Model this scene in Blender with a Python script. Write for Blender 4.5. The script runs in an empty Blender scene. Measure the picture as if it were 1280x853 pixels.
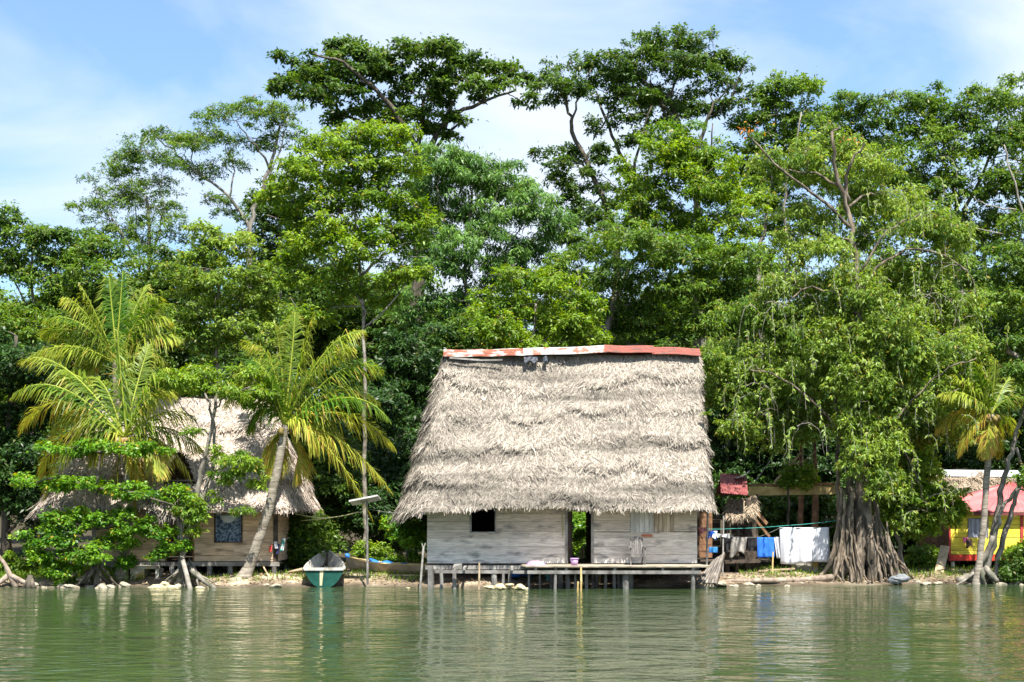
import bpy, math, random
import numpy as np
from mathutils import Vector, Matrix
random.seed(7)
rad = math.radians
F, CX, HY, CZ = 1758.0, 640.0, 640.0, 2.5      # focal length and horizon of the photograph, eye height above the water
SC = bpy.context.scene
COL = SC.collection
def P(px, py, Y):
    """the real place, Y metres away, of something seen in the photograph at px, py"""
    return Vector(((px - CX) * Y / F, Y, CZ + (HY - py) * Y / F))
def X(px, Y): return (px - CX) * Y / F
def Z(py, Y): return CZ + (HY - py) * Y / F
def shore(x):
    b = 46.9 + 0.25 * math.sin(x * .9) + .18 * math.sin(x * 2.3 + 1)
    if x > 7: b += min(1.6, (x - 7) * .28)
    return b
def ground(x, y):
    d = y - shore(x)
    if d < 0: return max(-3.0, .3 * d)
    z = .36 * (1 - math.exp(-d / 1.0)) + .015 * d + .04 * math.sin(x * 1.7 + y * .6) * min(1, d)
    if y > 60: z += .03 * min(y - 60, 60)
    return z
# ------------------------------------------------------------------ objects
ORG = {}
def props(o, label, cat, group=None, kind=None):
    if label: o['label'] = label
    if cat: o['category'] = cat
    if group: o['group'] = group
    if kind: o['kind'] = kind
def thing(name, label, cat, loc, group=None):
    o = bpy.data.objects.new(name, None); COL.objects.link(o)
    o.location = loc; o.empty_display_size = .3
    ORG[o.name] = Vector(loc); props(o, label, cat, group)
    return o
class MB:
    """collects vertices and faces of ONE mesh"""
    def __init__(s): s.V = []; s.Fc = []; s.tint = None
    def add(s, vs, fs):
        n = len(s.V); s.V.extend([tuple(v) for v in vs]); s.Fc.extend([tuple(i + n for i in f) for f in fs])
    def hexa(s, c):
        s.add(c, [(0,3,2,1),(4,5,6,7),(0,1,5,4),(1,2,6,5),(2,3,7,6),(3,0,4,7)])
    def box(s, x0, x1, y0, y1, z0, z1):
        s.hexa([(x0,y0,z0),(x1,y0,z0),(x1,y1,z0),(x0,y1,z0),(x0,y0,z1),(x1,y0,z1),(x1,y1,z1),(x0,y1,z1)])
    def rbox(s, x0, x1, y0, y1, z0, z1, j):
        r = lambda: random.uniform(-j, j)
        s.hexa([(x+r(), y+r(), z+r()) for x, y, z in [(x0,y0,z0),(x1,y0,z0),(x1,y1,z0),(x0,y1,z0),(x0,y0,z1),(x1,y0,z1),(x1,y1,z1),(x0,y1,z1)]])
    def beam(s, p, q, w, h, up=(0,0,1)):
        p, q = Vector(p), Vector(q); d = (q - p).normalized(); u = Vector(up)
        if abs(d.dot(u)) > .98: u = Vector((0,1,0))
        a = d.cross(u).normalized() * w / 2; b = a.cross(d).normalized() * h / 2
        s.hexa([p-a-b, p+a-b, p+a+b, p-a+b, q-a-b, q+a-b, q+a+b, q-a+b])
    def tube(s, pts, rr, n=6, jit=0.0):
        pts = [Vector(p) for p in pts]; m = len(pts)
        if not hasattr(rr, '__len__'): rr = [rr] * m
        vs = []; u = None
        for i in range(m):
            d = (pts[min(i+1, m-1)] - pts[max(i-1, 0)])
            d = d.normalized() if d.length > 1e-6 else Vector((0,0,1))
            if u is None:
                u = d.cross(Vector((0.3,1,0.1))).normalized()
            u = (u - d * u.dot(d)).normalized(); v = d.cross(u)
            for k in range(n):
                a = 2 * math.pi * k / n; r = rr[i] * (1 + random.uniform(-jit, jit))
                vs.append(pts[i] + (u * math.cos(a) + v * math.sin(a)) * r)
        fs = [(i*n+k, i*n+(k+1)%n, (i+1)*n+(k+1)%n, (i+1)*n+k) for i in range(m-1) for k in range(n)]
        fs.append(tuple(range(n-1, -1, -1))); fs.append(tuple((m-1)*n+k for k in range(n)))
        s.add(vs, fs)
    def lathe(s, c, prof, n=20, sx=1, sy=1):
        vs = []; m = len(prof)
        for r, z in prof:
            for k in range(n):
                a = 2*math.pi*k/n; vs.append((c[0]+r*sx*math.cos(a), c[1]+r*sy*math.sin(a), c[2]+z))
        fs = [(i*n+k, i*n+(k+1)%n, (i+1)*n+(k+1)%n, (i+1)*n+k) for i in range(m-1) for k in range(n)]
        s.add(vs, fs)
    def grid(s, fn, nu, nv, thick=0.0):
        g = [[Vector(fn(i/(nu-1), j/(nv-1))) for j in range(nv)] for i in range(nu)]
        vs = [g[i][j] for i in range(nu) for j in range(nv)]
        fs = [(i*nv+j, (i+1)*nv+j, (i+1)*nv+j+1, i*nv+j+1) for i in range(nu-1) for j in range(nv-1)]
        if thick:
            n0 = len(vs); back = []
            for i in range(nu):
                for j in range(nv):
                    du = g[min(i+1,nu-1)][j]-g[max(i-1,0)][j]; dv = g[i][min(j+1,nv-1)]-g[i][max(j-1,0)]
                    nn = du.cross(dv); nn = nn.normalized() if nn.length > 1e-9 else Vector((0,0,1))
                    back.append(g[i][j] - nn * thick)
            vs += back; fs += [tuple(n0+k for k in reversed(f)) for f in fs]
            ring = [i*nv for i in range(nu)] + [(nu-1)*nv+j for j in range(1,nv)] + [i*nv+nv-1 for i in range(nu-2,-1,-1)] + [j for j in range(nv-2,0,-1)]
            for a, b in zip(ring, ring[1:]+ring[:1]): fs.append((b, a, n0+a, n0+b))
        s.add(vs, fs)
    def rock(s, c, sx, sy, sz, seed=0, n=9, m=7):
        rnd = random.Random(seed); k1, k2, k3 = [rnd.uniform(0, 6) for _ in range(3)]
        vs = []; fs = []
        for i in range(m+1):
            th = math.pi * i / m
            for k in range(n):
                a = 2*math.pi*k/n
                d = Vector((math.sin(th)*math.cos(a), math.sin(th)*math.sin(a), math.cos(th)))
                r = 1 + .17*math.sin(3*d.x+k1+2*d.z)+.15*math.sin(4*d.y+k2)+.1*math.sin(5*d.z+k3+3*d.x)
                if 0 < i < m: r += rnd.uniform(-.09, .09)
                vs.append((c[0]+d.x*sx*r, c[1]+d.y*sy*r, c[2]+d.z*sz*r))
        for i in range(m):
            for k in range(n): fs.append((i*n+k, (i+1)*n+k, (i+1)*n+(k+1)%n, i*n+(k+1)%n))
        s.add(vs, fs)
def mesh_obj(name, V, Fc, mats, org, parent=None, smooth=False, attrs=None, midx=None):
    V = np.asarray(V, dtype=np.float64).reshape(-1, 3) - np.array(org)
    me = bpy.data.meshes.new(name)
    if isinstance(Fc, np.ndarray):
        n, k = Fc.shape
        me.vertices.add(len(V)); me.vertices.foreach_set('co', V.astype(np.float32).ravel())
        me.loops.add(n*k); me.loops.foreach_set('vertex_index', Fc.astype(np.int32).ravel())
        me.polygons.add(n); me.polygons.foreach_set('loop_start', (np.arange(n)*k).astype(np.int32))
        me.update(calc_edges=True)
    else:
        me.from_pydata([tuple(v) for v in V], [], Fc); me.update()
    for m in (mats if isinstance(mats, (list, tuple)) else [mats]): me.materials.append(m)
    if midx is not None: me.polygons.foreach_set('material_index', np.asarray(midx, dtype=np.int32))
    if attrs is not None:
        a = me.attributes.new('tint', 'FLOAT', 'FACE'); a.data.foreach_set('value', np.asarray(attrs, dtype=np.float32))
    if smooth: me.polygons.foreach_set('use_smooth', np.ones(len(me.polygons), dtype=bool))
    o = bpy.data.objects.new(name, me); COL.objects.link(o)
    if parent is not None:
        o.parent = parent; ORG[o.name] = Vector(org)
    else:
        o.location = org; ORG[o.name] = Vector(org)
    return o
def part(name, mb, mat, parent, label=None, smooth=False):
    o = mesh_obj(name, mb.V, mb.Fc, mat, ORG[parent.name], parent, smooth)
    if label: o['label'] = label
    return o
def solo(name, label, cat, mb, mat, group=None, smooth=False, kind=None):
    V = np.array([tuple(v) for v in mb.V]); lo, hi = V.min(0), V.max(0)
    o = mesh_obj(name, V, mb.Fc, mat, ((lo[0]+hi[0])/2, (lo[1]+hi[1])/2, lo[2]), None, smooth)
    props(o, label, cat, group, kind); return o
# ------------------------------------------------------------------ materials
def new_mat(name):
    m = bpy.data.materials.new(name); m.use_nodes = True
    nt = m.node_tree; b = nt.nodes['Principled BSDF']; return m, nt, b
def rgba(c): return (c[0], c[1], c[2], 1)
def M(name, c1, c2, scale=6, rough=.8, bump=.3, stretch=(1,1,1), island=.0, spec=.3, lo=.35, hi=.65, metal=0, detail=5, bscale=None, c3=None, s3=2.0, t3=(.55,.65)):
    m, nt, b = new_mat(name); N = nt.nodes; L = nt.links
    tc = N.new('ShaderNodeTexCoord'); mp = N.new('ShaderNodeMapping'); mp.inputs['Scale'].default_value = stretch
    L.new(tc.outputs['Object'], mp.inputs['Vector'])
    ge = N.new('ShaderNodeNewGeometry')
    no = N.new('ShaderNodeTexNoise'); no.inputs['Scale'].default_value = scale; no.inputs['Detail'].default_value = detail
    no.noise_dimensions = '4D'; L.new(ge.outputs['Random Per Island'], no.inputs['W'])
    if not island: nt.links.remove(no.inputs['W'].links[0])
    else:
        mu = N.new('ShaderNodeMath'); mu.operation = 'MULTIPLY'; mu.inputs[1].default_value = 40
        L.new(ge.outputs['Random Per Island'], mu.inputs[0]); L.new(mu.outputs[0], no.inputs['W'])
    L.new(mp.outputs[0], no.inputs['Vector'])
    rp = N.new('ShaderNodeValToRGB'); rp.color_ramp.elements[0].position = lo; rp.color_ramp.elements[1].position = hi
    rp.color_ramp.elements[0].color = rgba(c1); rp.color_ramp.elements[1].color = rgba(c2)
    L.new(no.outputs['Fac'], rp.inputs[0]); col = rp.outputs[0]
    if c3 is not None:
        n3 = N.new('ShaderNodeTexNoise'); n3.inputs['Scale'].default_value = s3; n3.inputs['Detail'].default_value = 6
        L.new(mp.outputs[0], n3.inputs['Vector'])
        r3 = N.new('ShaderNodeValToRGB'); r3.color_ramp.elements[0].position = t3[0]; r3.color_ramp.elements[1].position = t3[1]
        L.new(n3.outputs['Fac'], r3.inputs[0])
        mx = N.new('ShaderNodeMix'); mx.data_type = 'RGBA'; mx.inputs['B'].default_value = rgba(c3)
        L.new(r3.outputs[0], mx.inputs['Factor']); L.new(col, mx.inputs['A']); col = mx.outputs['Result']
    if island:
        hs = N.new('ShaderNodeHueSaturation'); mr = N.new('ShaderNodeMapRange')
        mr.inputs['To Min'].default_value = 1 - island; mr.inputs['To Max'].default_value = 1 + island
        L.new(ge.outputs['Random Per Island'], mr.inputs[0]); L.new(mr.outputs[0], hs.inputs['Value'])
        L.new(col, hs.inputs['Color']); col = hs.outputs[0]
    L.new(col, b.inputs['Base Color'])
    b.inputs['Roughness'].default_value = rough; b.inputs['Specular IOR Level'].default_value = spec; b.inputs['Metallic'].default_value = metal
    if bump:
        bn = N.new('ShaderNodeTexNoise'); bn.inputs['Scale'].default_value = bscale or scale*2.2; bn.inputs['Detail'].default_value = 6
        L.new(mp.outputs[0], bn.inputs['Vector'])
        bp = N.new('ShaderNodeBump'); bp.inputs['Strength'].default_value = bump; bp.inputs['Distance'].default_value = .04
        L.new(bn.outputs['Fac'], bp.inputs['Height']); L.new(bp.outputs[0], b.inputs['Normal'])
    return m
def leaf_mat(name, c1, c2, trans=.35, rough=.45, spec=.35, dry=None, var=.5):
    m, nt, b = new_mat(name); N = nt.nodes; L = nt.links
    at = N.new('ShaderNodeAttribute'); at.attribute_name = 'tint'
    ge = N.new('ShaderNodeNewGeometry')
    mx = N.new('ShaderNodeMix'); mx.data_type = 'RGBA'; mx.inputs['A'].default_value = rgba(c1); mx.inputs['B'].default_value = rgba(c2)
    L.new(at.outputs['Fac'], mx.inputs['Factor']); col = mx.outputs['Result']
    hs = N.new('ShaderNodeHueSaturation'); mr = N.new('ShaderNodeMapRange')
    mr.inputs['To Min'].default_value = 1 - var; mr.inputs['To Max'].default_value = 1 + var
    L.new(ge.outputs['Random Per Island'], mr.inputs[0]); L.new(mr.outputs[0], hs.inputs['Value']); L.new(col, hs.inputs['Color']); col = hs.outputs[0]
    if dry is not None:
        gt = N.new('ShaderNodeMath'); gt.operation = 'GREATER_THAN'; gt.inputs[1].default_value = .965
        wn = N.new('ShaderNodeTexWhiteNoise'); wn.noise_dimensions = '1D'; L.new(ge.outputs['Random Per Island'], wn.inputs['W'])
        L.new(wn.outputs['Value'], gt.inputs[0])
        m2 = N.new('ShaderNodeMix'); m2.data_type = 'RGBA'; m2.inputs['B'].default_value = rgba(dry)
        L.new(gt.outputs[0], m2.inputs['Factor']); L.new(col, m2.inputs['A']); col = m2.outputs['Result']
    L.new(col, b.inputs['Base Color']); b.inputs['Roughness'].default_value = rough; b.inputs['Specular IOR Level'].default_value = spec
    tr = N.new('ShaderNodeBsdfTranslucent'); h2 = N.new('ShaderNodeHueSaturation'); h2.inputs['Hue'].default_value = .485; h2.inputs['Value'].default_value = 1.5; h2.inputs['Saturation'].default_value = 1.1
    L.new(col, h2.inputs['Color']); L.new(h2.outputs[0], tr.inputs['Color'])
    ms = N.new('ShaderNodeMixShader'); ms.inputs[0].default_value = trans
    L.new(b.outputs[0], ms.inputs[1]); L.new(tr.outputs[0], ms.inputs[2])
    L.new(ms.outputs[0], N['Material Output'].inputs['Surface'])
    return m
K = {}
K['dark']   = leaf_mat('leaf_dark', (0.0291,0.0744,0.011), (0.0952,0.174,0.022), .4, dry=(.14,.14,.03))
K['mid']    = leaf_mat('leaf_mid', (0.0448,0.11,0.0143), (0.146,0.246,0.0286), .42, dry=(.24,.23,.04))
K['bright'] = leaf_mat('leaf_bright', (0.0728,0.162,0.0132), (0.207,0.318,0.0308), .44, dry=(.32,.29,.04))
K['yellow'] = leaf_mat('leaf_yellow', (.075,.155,.018), (.245,.345,.052), .44, dry=(.36,.31,.06))
K['blue']   = leaf_mat('leaf_blue', (0.0403,0.114,0.022), (0.146,0.276,0.055), .4, dry=(.15,.2,.05))
K['almond'] = leaf_mat('leaf_almond', (0.0504,0.156,0.0132), (0.168,0.318,0.0242), .42, rough=.4, spec=.35, dry=(.4,.32,.03))
K['under']  = leaf_mat('leaf_shaded', (0.0168,0.0504,0.011), (0.0504,0.114,0.0198), .3, dry=(.08,.1,.02))  # understorey leaves, canopy shade put into the darker colour
K['palm']   = leaf_mat('leaf_palm', (.06,.16,.016), (.40,.43,.065), .45, rough=.42, spec=.28, var=.35)
K['palmtip']= leaf_mat('leaf_palm_dry', (.30,.22,.05), (.42,.30,.06), .35, rough=.5, var=.3)
bark_grey = M('bark_grey', (.10,.088,.07), (.26,.24,.205), 5, .9, .7, (1,1,.35), c3=(.07,.075,.05), s3=1.2)
bark_pale = M('bark_pale', (0.155,0.136,0.112), (0.298,0.273,0.236), 6, .9, .5, (1,1,.5))
bark_dark = M('bark_dark', (.045,.038,.028), (.13,.11,.085), 5, .9, .7, (1,1,.35))
bark_palm = M('bark_palm', (0.165,0.143,0.112), (0.338,0.3,0.247), 3, .9, .6, (1,1,5), c3=(.12,.1,.075), s3=1.0)
driftwood = M('driftwood', (0.15,0.112,0.0825), (0.315,0.255,0.203), 6, .9, .5, (1,1,1))
thatch_m  = M('thatch', (.215,.185,.152), (.41,.37,.315), 1.1, .95, .0, (.14,.14,1.5), island=.5, spec=.1, lo=.3, hi=.7, c3=(.13,.118,.10), s3=1.3, t3=(.46,.66))
thatch_b  = M('thatch_brown', (0.187,0.145,0.102), (0.357,0.289,0.212), 1.3, .95, .0, island=.4, spec=.1)
thatch_core = M('thatch_core', (.12,.10,.08), (.25,.215,.175), 4, .95, .4, spec=.05)
def plank_mat(name, c_top, c_bot, z0, z1, stain, streak=1.0):
    """weathered boards: warmer towards the top, paler and greyer towards the bottom, dark knots and stains"""
    m, nt, b = new_mat(name); N = nt.nodes; L = nt.links
    tc = N.new('ShaderNodeTexCoord'); ge = N.new('ShaderNodeNewGeometry')
    mp = N.new('ShaderNodeMapping'); mp.inputs['Scale'].default_value = (1.0, 1, 9); L.new(tc.outputs['Object'], mp.inputs['Vector'])
    mu = N.new('ShaderNodeMath'); mu.operation = 'MULTIPLY'; mu.inputs[1].default_value = 50; L.new(ge.outputs['Random Per Island'], mu.inputs[0])
    n1 = N.new('ShaderNodeTexNoise'); n1.noise_dimensions = '4D'; n1.inputs['Scale'].default_value = 2.2; n1.inputs['Detail'].default_value = 8; n1.inputs['Roughness'].default_value = .65
    L.new(mp.outputs[0], n1.inputs['Vector']); L.new(mu.outputs[0], n1.inputs['W'])
    sp = N.new('ShaderNodeSeparateXYZ'); L.new(tc.outputs['Object'], sp.inputs[0])
    mr = N.new('ShaderNodeMapRange'); mr.inputs['From Min'].default_value = z0; mr.inputs['From Max'].default_value = z1; L.new(sp.outputs['Z'], mr.inputs[0])
    ad = N.new('ShaderNodeMath'); ad.operation = 'ADD'; L.new(mr.outputs[0], ad.inputs[0])
    n2 = N.new('ShaderNodeTexNoise'); n2.inputs['Scale'].default_value = 1.1; n2.inputs['Detail'].default_value = 4; L.new(tc.outputs['Object'], n2.inputs['Vector'])
    m2 = N.new('ShaderNodeMapRange'); m2.inputs['To Min'].default_value = -.45; m2.inputs['To Max'].default_value = .45; L.new(n2.outputs['Fac'], m2.inputs[0]); L.new(m2.outputs[0], ad.inputs[1])
    mx = N.new('ShaderNodeMix'); mx.data_type = 'RGBA'; mx.inputs['A'].default_value = rgba(c_bot); mx.inputs['B'].default_value = rgba(c_top); L.new(ad.outputs[0], mx.inputs['Factor'])
    hs = N.new('ShaderNodeHueSaturation'); m3 = N.new('ShaderNodeMapRange'); m3.inputs['From Min'].default_value = .25; m3.inputs['From Max'].default_value = .75
    m3.inputs['To Min'].default_value = .5; m3.inputs['To Max'].default_value = 1.4; L.new(n1.outputs['Fac'], m3.inputs[0]); L.new(m3.outputs[0], hs.inputs['Value']); L.new(mx.outputs['Result'], hs.inputs['Color'])
    h2 = N.new('ShaderNodeHueSaturation'); m4 = N.new('ShaderNodeMapRange'); m4.inputs['To Min'].default_value = .82; m4.inputs['To Max'].default_value = 1.15
    L.new(ge.outputs['Random Per Island'], m4.inputs[0]); L.new(m4.outputs[0], h2.inputs['Value']); L.new(hs.outputs[0], h2.inputs['Color'])
    n5 = N.new('ShaderNodeTexNoise'); n5.inputs['Scale'].default_value = 1.6; n5.inputs['Detail'].default_value = 5
    mp5 = N.new('ShaderNodeMapping'); mp5.inputs['Scale'].default_value = (1, 1, 3.2); L.new(tc.outputs['Object'], mp5.inputs['Vector']); L.new(mp5.outputs[0], n5.inputs['Vector'])
    r5 = N.new('ShaderNodeValToRGB'); r5.color_ramp.elements[0].position = .55; r5.color_ramp.elements[1].position = .70; L.new(n5.outputs['Fac'], r5.inputs[0])
    m5 = N.new('ShaderNodeMath'); m5.operation = 'MULTIPLY'; m5.inputs[1].default_value = .75 * streak; L.new(r5.outputs[0], m5.inputs[0])
    mx2 = N.new('ShaderNodeMix'); mx2.data_type = 'RGBA'; mx2.inputs['B'].default_value = rgba(stain); L.new(m5.outputs[0], mx2.inputs['Factor']); L.new(h2.outputs[0], mx2.inputs['A'])
    L.new(mx2.outputs['Result'], b.inputs['Base Color']); b.inputs['Roughness'].default_value = .9; b.inputs['Specular IOR Level'].default_value = .15
    bp = N.new('ShaderNodeBump'); bp.inputs['Strength'].default_value = .4; bp.inputs['Distance'].default_value = .02; L.new(n1.outputs['Fac'], bp.inputs['Height']); L.new(bp.outputs[0], b.inputs['Normal'])
    return m
wall_grey = plank_mat('weathered_planks', (.56,.48,.385), (.66,.635,.59), .1, 1.7, (.13,.12,.115))
wall_tan  = plank_mat('tan_planks', (.60,.42,.25), (.62,.50,.37), .1, 1.7, (.2,.14,.1))
wall_yel  = plank_mat('yellow_planks', (.74,.61,.07), (.80,.67,.10), .0, 1.7, (.5,.38,.06), .5)
wood_grey = M('wood_grey', (0.15,0.139,0.124), (0.315,0.3,0.277), 3, .9, .5, (1,1,1), island=.2)
wood_tan  = M('wood_tan', (0.272,0.2,0.12), (0.464,0.368,0.24), 3, .85, .4, island=.15)
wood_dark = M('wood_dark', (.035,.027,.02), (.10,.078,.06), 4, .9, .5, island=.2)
wood_brown= M('wood_brown', (.13,.065,.035), (.27,.15,.085), 4, .9, .5, island=.1)
wood_yel  = M('wood_yellow', (0.357,0.255,0.0935), (0.527,0.408,0.187), 4, .8, .3, island=.1)
post_mat  = M('pile_wood', (0.075,0.0713,0.0638), (0.247,0.24,0.225), 4, .9, .6, (1,1,.5), island=.35)
zinc_white= M('zinc_white', (.34,.34,.335), (.47,.47,.46), 3, .55, .1, c3=(.26,.085,.045), s3=3, t3=(.5,.6))
zinc_rust = M('zinc_rust', (.17,.045,.025), (.28,.095,.05), 3, .7, .2, c3=(.40,.38,.35), s3=2.6, t3=(.48,.6), stretch=(1,2,2))
zinc_red  = M('zinc_red', (.20,.035,.022), (.27,.06,.038), 3, .6, .15, c3=(.12,.045,.03), s3=3.5, t3=(.5,.62), stretch=(1,3,3))
zinc_mar  = M('zinc_maroon', (.19,.05,.05), (.29,.095,.09), 3, .6, .1, c3=(.12,.06,.05), s3=2, t3=(.6,.75))
zinc_grey = M('zinc_grey', (0.285,0.315,0.345), (0.413,0.435,0.465), 3, .5, .1)
roof_pink = M('roof_red_paint', (.44,.10,.105), (.54,.16,.16), 1.5, .6, .1, c3=(.70,.26,.24), s3=.9, t3=(.5,.8))
red_paint = M('red_paint', (.50,.035,.02), (.62,.06,.035), 3, .6, .15)
teal_paint= M('teal_paint', (.004,.05,.036), (.01,.075,.056), 4, .5, .2, c3=(.3,.34,.28), s3=3, t3=(.66,.72))
white_worn= M('white_worn', (0.375,0.36,0.315), (0.555,0.54,0.495), 4, .8, .3, c3=(.2,.18,.14), s3=3, t3=(.58,.68))
turq      = M('turquoise_paint', (0.07,0.294,0.308), (0.14,0.385,0.385), 4, .5, .2)
cream     = M('cream_paint', (.50,.40,.22), (.62,.52,.33), 4, .7, .2)
blue_tarp = M('blue_tarp', (0.024,0.128,0.44), (0.048,0.224,0.6), 4, .5, .4)
blue_cloth= M('blue_cloth', (.02,.12,.58), (.035,.18,.70), 4, .9, .3)
white_cl  = M('white_cloth', (.50,.51,.55), (.55,.56,.59), 3, .9, .2)
grey_cl   = M('grey_cloth', (.16,.15,.14), (.34,.32,.29), 5, .9, .3, c3=(.03,.03,.03), s3=3)
black_cl  = M('black_cloth', (.012,.012,.015), (.03,.03,.035), 4, .9, .3)
pink_cl   = M('pink_cloth', (.68,.11,.25), (.78,.2,.36), 4, .9, .3)
red_cl    = M('red_cloth', (.5,.04,.05), (.62,.08,.08), 4, .9, .3)
teal_cl   = M('teal_cloth', (.02,.35,.30), (.05,.48,.40), 4, .9, .3)
pattern_cl= M('pattern_cloth', (.035,.06,.11), (.20,.26,.34), 14, .9, .3, lo=.46, hi=.54)
lilac     = M('lilac_plastic', (0.44,0.264,0.496), (0.496,0.32,0.544), 2, .4, .0, spec=.5)
pinkpl    = M('pink_plastic', (0.4,0.208,0.336), (0.464,0.288,0.4), 5, .4, .1, spec=.5)
blue_pl   = M('blue_plastic', (.02,.13,.38), (.04,.22,.5), 2, .4, .0, spec=.5)
rope_m    = M('rope_yellow', (0.28,0.28,0.112), (0.364,0.35,0.175), 8, .8, .1)
rope_teal = M('rope_teal', (.05,.35,.30), (.10,.48,.42), 8, .8, .1)
rope_grey = M('rope_grey', (.10,.10,.09), (.2,.2,.18), 8, .8, .1)
stone     = M('stone', (.16,.14,.10), (.36,.32,.24), 3.5, .95, .7, c3=(.12,.11,.08), s3=2.5)
stone_yel = M('stone_yellow', (0.345,0.285,0.158), (0.495,0.435,0.285), 4, .95, .6, c3=(.25,.2,.11), s3=2.5)
concrete  = M('concrete', (.26,.25,.21), (.42,.40,.34), 2.5, .95, .4, c3=(.35,.27,.09), s3=1.6, t3=(.55,.66))
solar_dk  = M('panel_frame', (.35,.34,.32), (.5,.48,.45), 3, .5, .1)
solar_top = M('panel_cells', (.01,.015,.04), (.02,.03,.07), 3, .15, .0, spec=.6)
nut_m     = M('coconut', (.12,.12,.03), (.24,.15,.05), 4, .6, .2)
# ------------------------------------------------------------------ vegetation
BACK = 'tall trees behind the houses'; NLEAF = [0]
def nrm(a): return a / np.maximum(np.linalg.norm(a, axis=-1, keepdims=True), 1e-9)
def leaf_quads(B, D, Nn, Ln, Wd, drop, wide=.45):
    """one bent rhombic leaf per base point B along D with face normal Nn"""
    D = nrm(D); Sd = nrm(np.cross(D, Nn)); up = np.cross(Sd, D)
    mid = B + D * (Ln * wide)[:, None] + up * (Ln * .07)[:, None]
    tip = B + D * Ln[:, None] - np.array([0, 0, 1.]) * (Ln * drop)[:, None]
    V = np.stack([B, mid + Sd * (Wd/2)[:, None] - up * (Wd*.12)[:, None], tip, mid - Sd * (Wd/2)[:, None] - up * (Wd*.12)[:, None]], 1).reshape(-1, 3)
    Fc = np.arange(len(B) * 4).reshape(-1, 4)
    return V, Fc
def foliage(rng, C, R3, leaf, dens, droop, pad_r, flat=.45, elong=.4, hang=0.0, edge=.0, fill=.16):
    """leaves of ellipsoids C (n,3) radii R3 (n,3): pads -> rosettes -> leaves. returns leaf V, F, tint and the pad centres of each ellipsoid"""
    Bs, Ds, Ns, Ls, Ws, Ts, pads_out = [], [], [], [], [], [], []
    for c, r in zip(C, R3):
        area = math.pi * r[0] * r[2]
        npad = max(2, int(dens * 1.45 * area / (math.pi * pad_r * pad_r * .42)))
        q = nrm(rng.normal(size=(npad, 3))) * (rng.random((npad, 1)) ** .42)
        q[:, 2] = np.where(q[:, 2] < -.55, q[:, 2] * .6, q[:, 2])
        pc = c + q * r
        pads_out.append(pc)
        bt = np.clip(rng.normal(.5, .16), .1, .9)
        nr = 12
        nf = int(npad * 34 * fill); qf = nrm(rng.normal(size=(nf, 3))) * (rng.random((nf, 1)) ** .3) * (1 + .4*rng.random((nf, 1))**3)
        bf = c + qf * r; af = rng.random(nf) * 6.283; ef = rng.normal(-droop - .1, .6, nf); lf = leaf * rng.uniform(.6, 1.2, nf)
        Bs.append(bf); Ds.append(np.stack([np.cos(af)*np.cos(ef), np.sin(af)*np.cos(ef), np.sin(ef)], 1)); Ns.append(nrm(np.array([0, 0, .8]) + qf*.6 + rng.normal(0, .5, (nf, 3))))
        Ls.append(lf); Ws.append(lf*elong*rng.uniform(.8, 1.2, nf)); Ts.append(np.clip(rng.normal(bt, .2, nf), 0, 1))
        for p in pc:
            pr = pad_r * rng.uniform(.65, 1.3); t = np.clip(bt + rng.normal(0, .2), 0, 1)
            nn = max(3, int(nr * (pr / pad_r) ** 1.5))
            rr = np.sqrt(rng.random(nn)) * pr; an = rng.random(nn) * 6.283
            rc = np.stack([np.cos(an) * rr, np.sin(an) * rr, -flat * rr * rr / pr + rng.normal(0, pr * .2, nn) - hang * rng.random(nn) * pr], 1) + p
            nl = 9
            b = np.repeat(rc, nl, 0); m = len(b)
            out = np.repeat(np.stack([np.cos(an) * rr, np.sin(an) * rr, rr * 0], 1) / pr, nl, 0)
            a2 = rng.random(m) * 6.283; el = rng.normal(-droop, .5, m)
            d = np.stack([np.cos(a2) * np.cos(el), np.sin(a2) * np.cos(el), np.sin(el)], 1) + out * .6
            oc = nrm((b - c)/r); nv = nrm(np.array([0, 0, .8]) + oc*.55 + out*.3 + rng.normal(0, .45, (m, 3)))
            ln = leaf * rng.uniform(.65, 1.25, m)
            b = b + nrm(d) * (ln * .15)[:, None] + rng.normal(0, leaf * .22, (m, 3))
            Bs.append(b); Ds.append(d); Ns.append(nv); Ls.append(ln); Ws.append(ln * elong * rng.uniform(.8, 1.2, m))
            Ts.append(np.clip(t + rng.normal(0, .09, m), 0, 1))
    B = np.concatenate(Bs); D = np.concatenate(Ds); Nn = np.concatenate(Ns); Ln = np.concatenate(Ls); Wd = np.concatenate(Ws)
    V, Fc = leaf_quads(B, D, Nn, Ln, Wd, .12 + .25 * max(0, droop))
    NLEAF[0] += len(Fc)
    return V, Fc, np.concatenate(Ts), pads_out
def smooth_path(pts, sub=4, wig=.0, rng=None):
    pts = [np.array(p, float) for p in pts]
    if len(pts) < 3:
        ext = [pts[0]*2-pts[1]] + pts + [pts[-1]*2-pts[-2]]
    else: ext = [pts[0]*2-pts[1]] + pts + [pts[-1]*2-pts[-2]]
    out = []
    for i in range(1, len(ext)-2):
        p0, p1, p2, p3 = ext[i-1:i+3]
        for k in range(sub):
            t = k/sub
            v = .5*((2*p1)+(-p0+p2)*t+(2*p0-5*p1+4*p2-p3)*t*t+(-p0+3*p1-3*p2+p3)*t**3)
            if rng is not None and (i > 1 or k > 0): v = v + rng.normal(0, wig, 3)
            out.append(v)
    out.append(pts[-1]); return out
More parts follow.
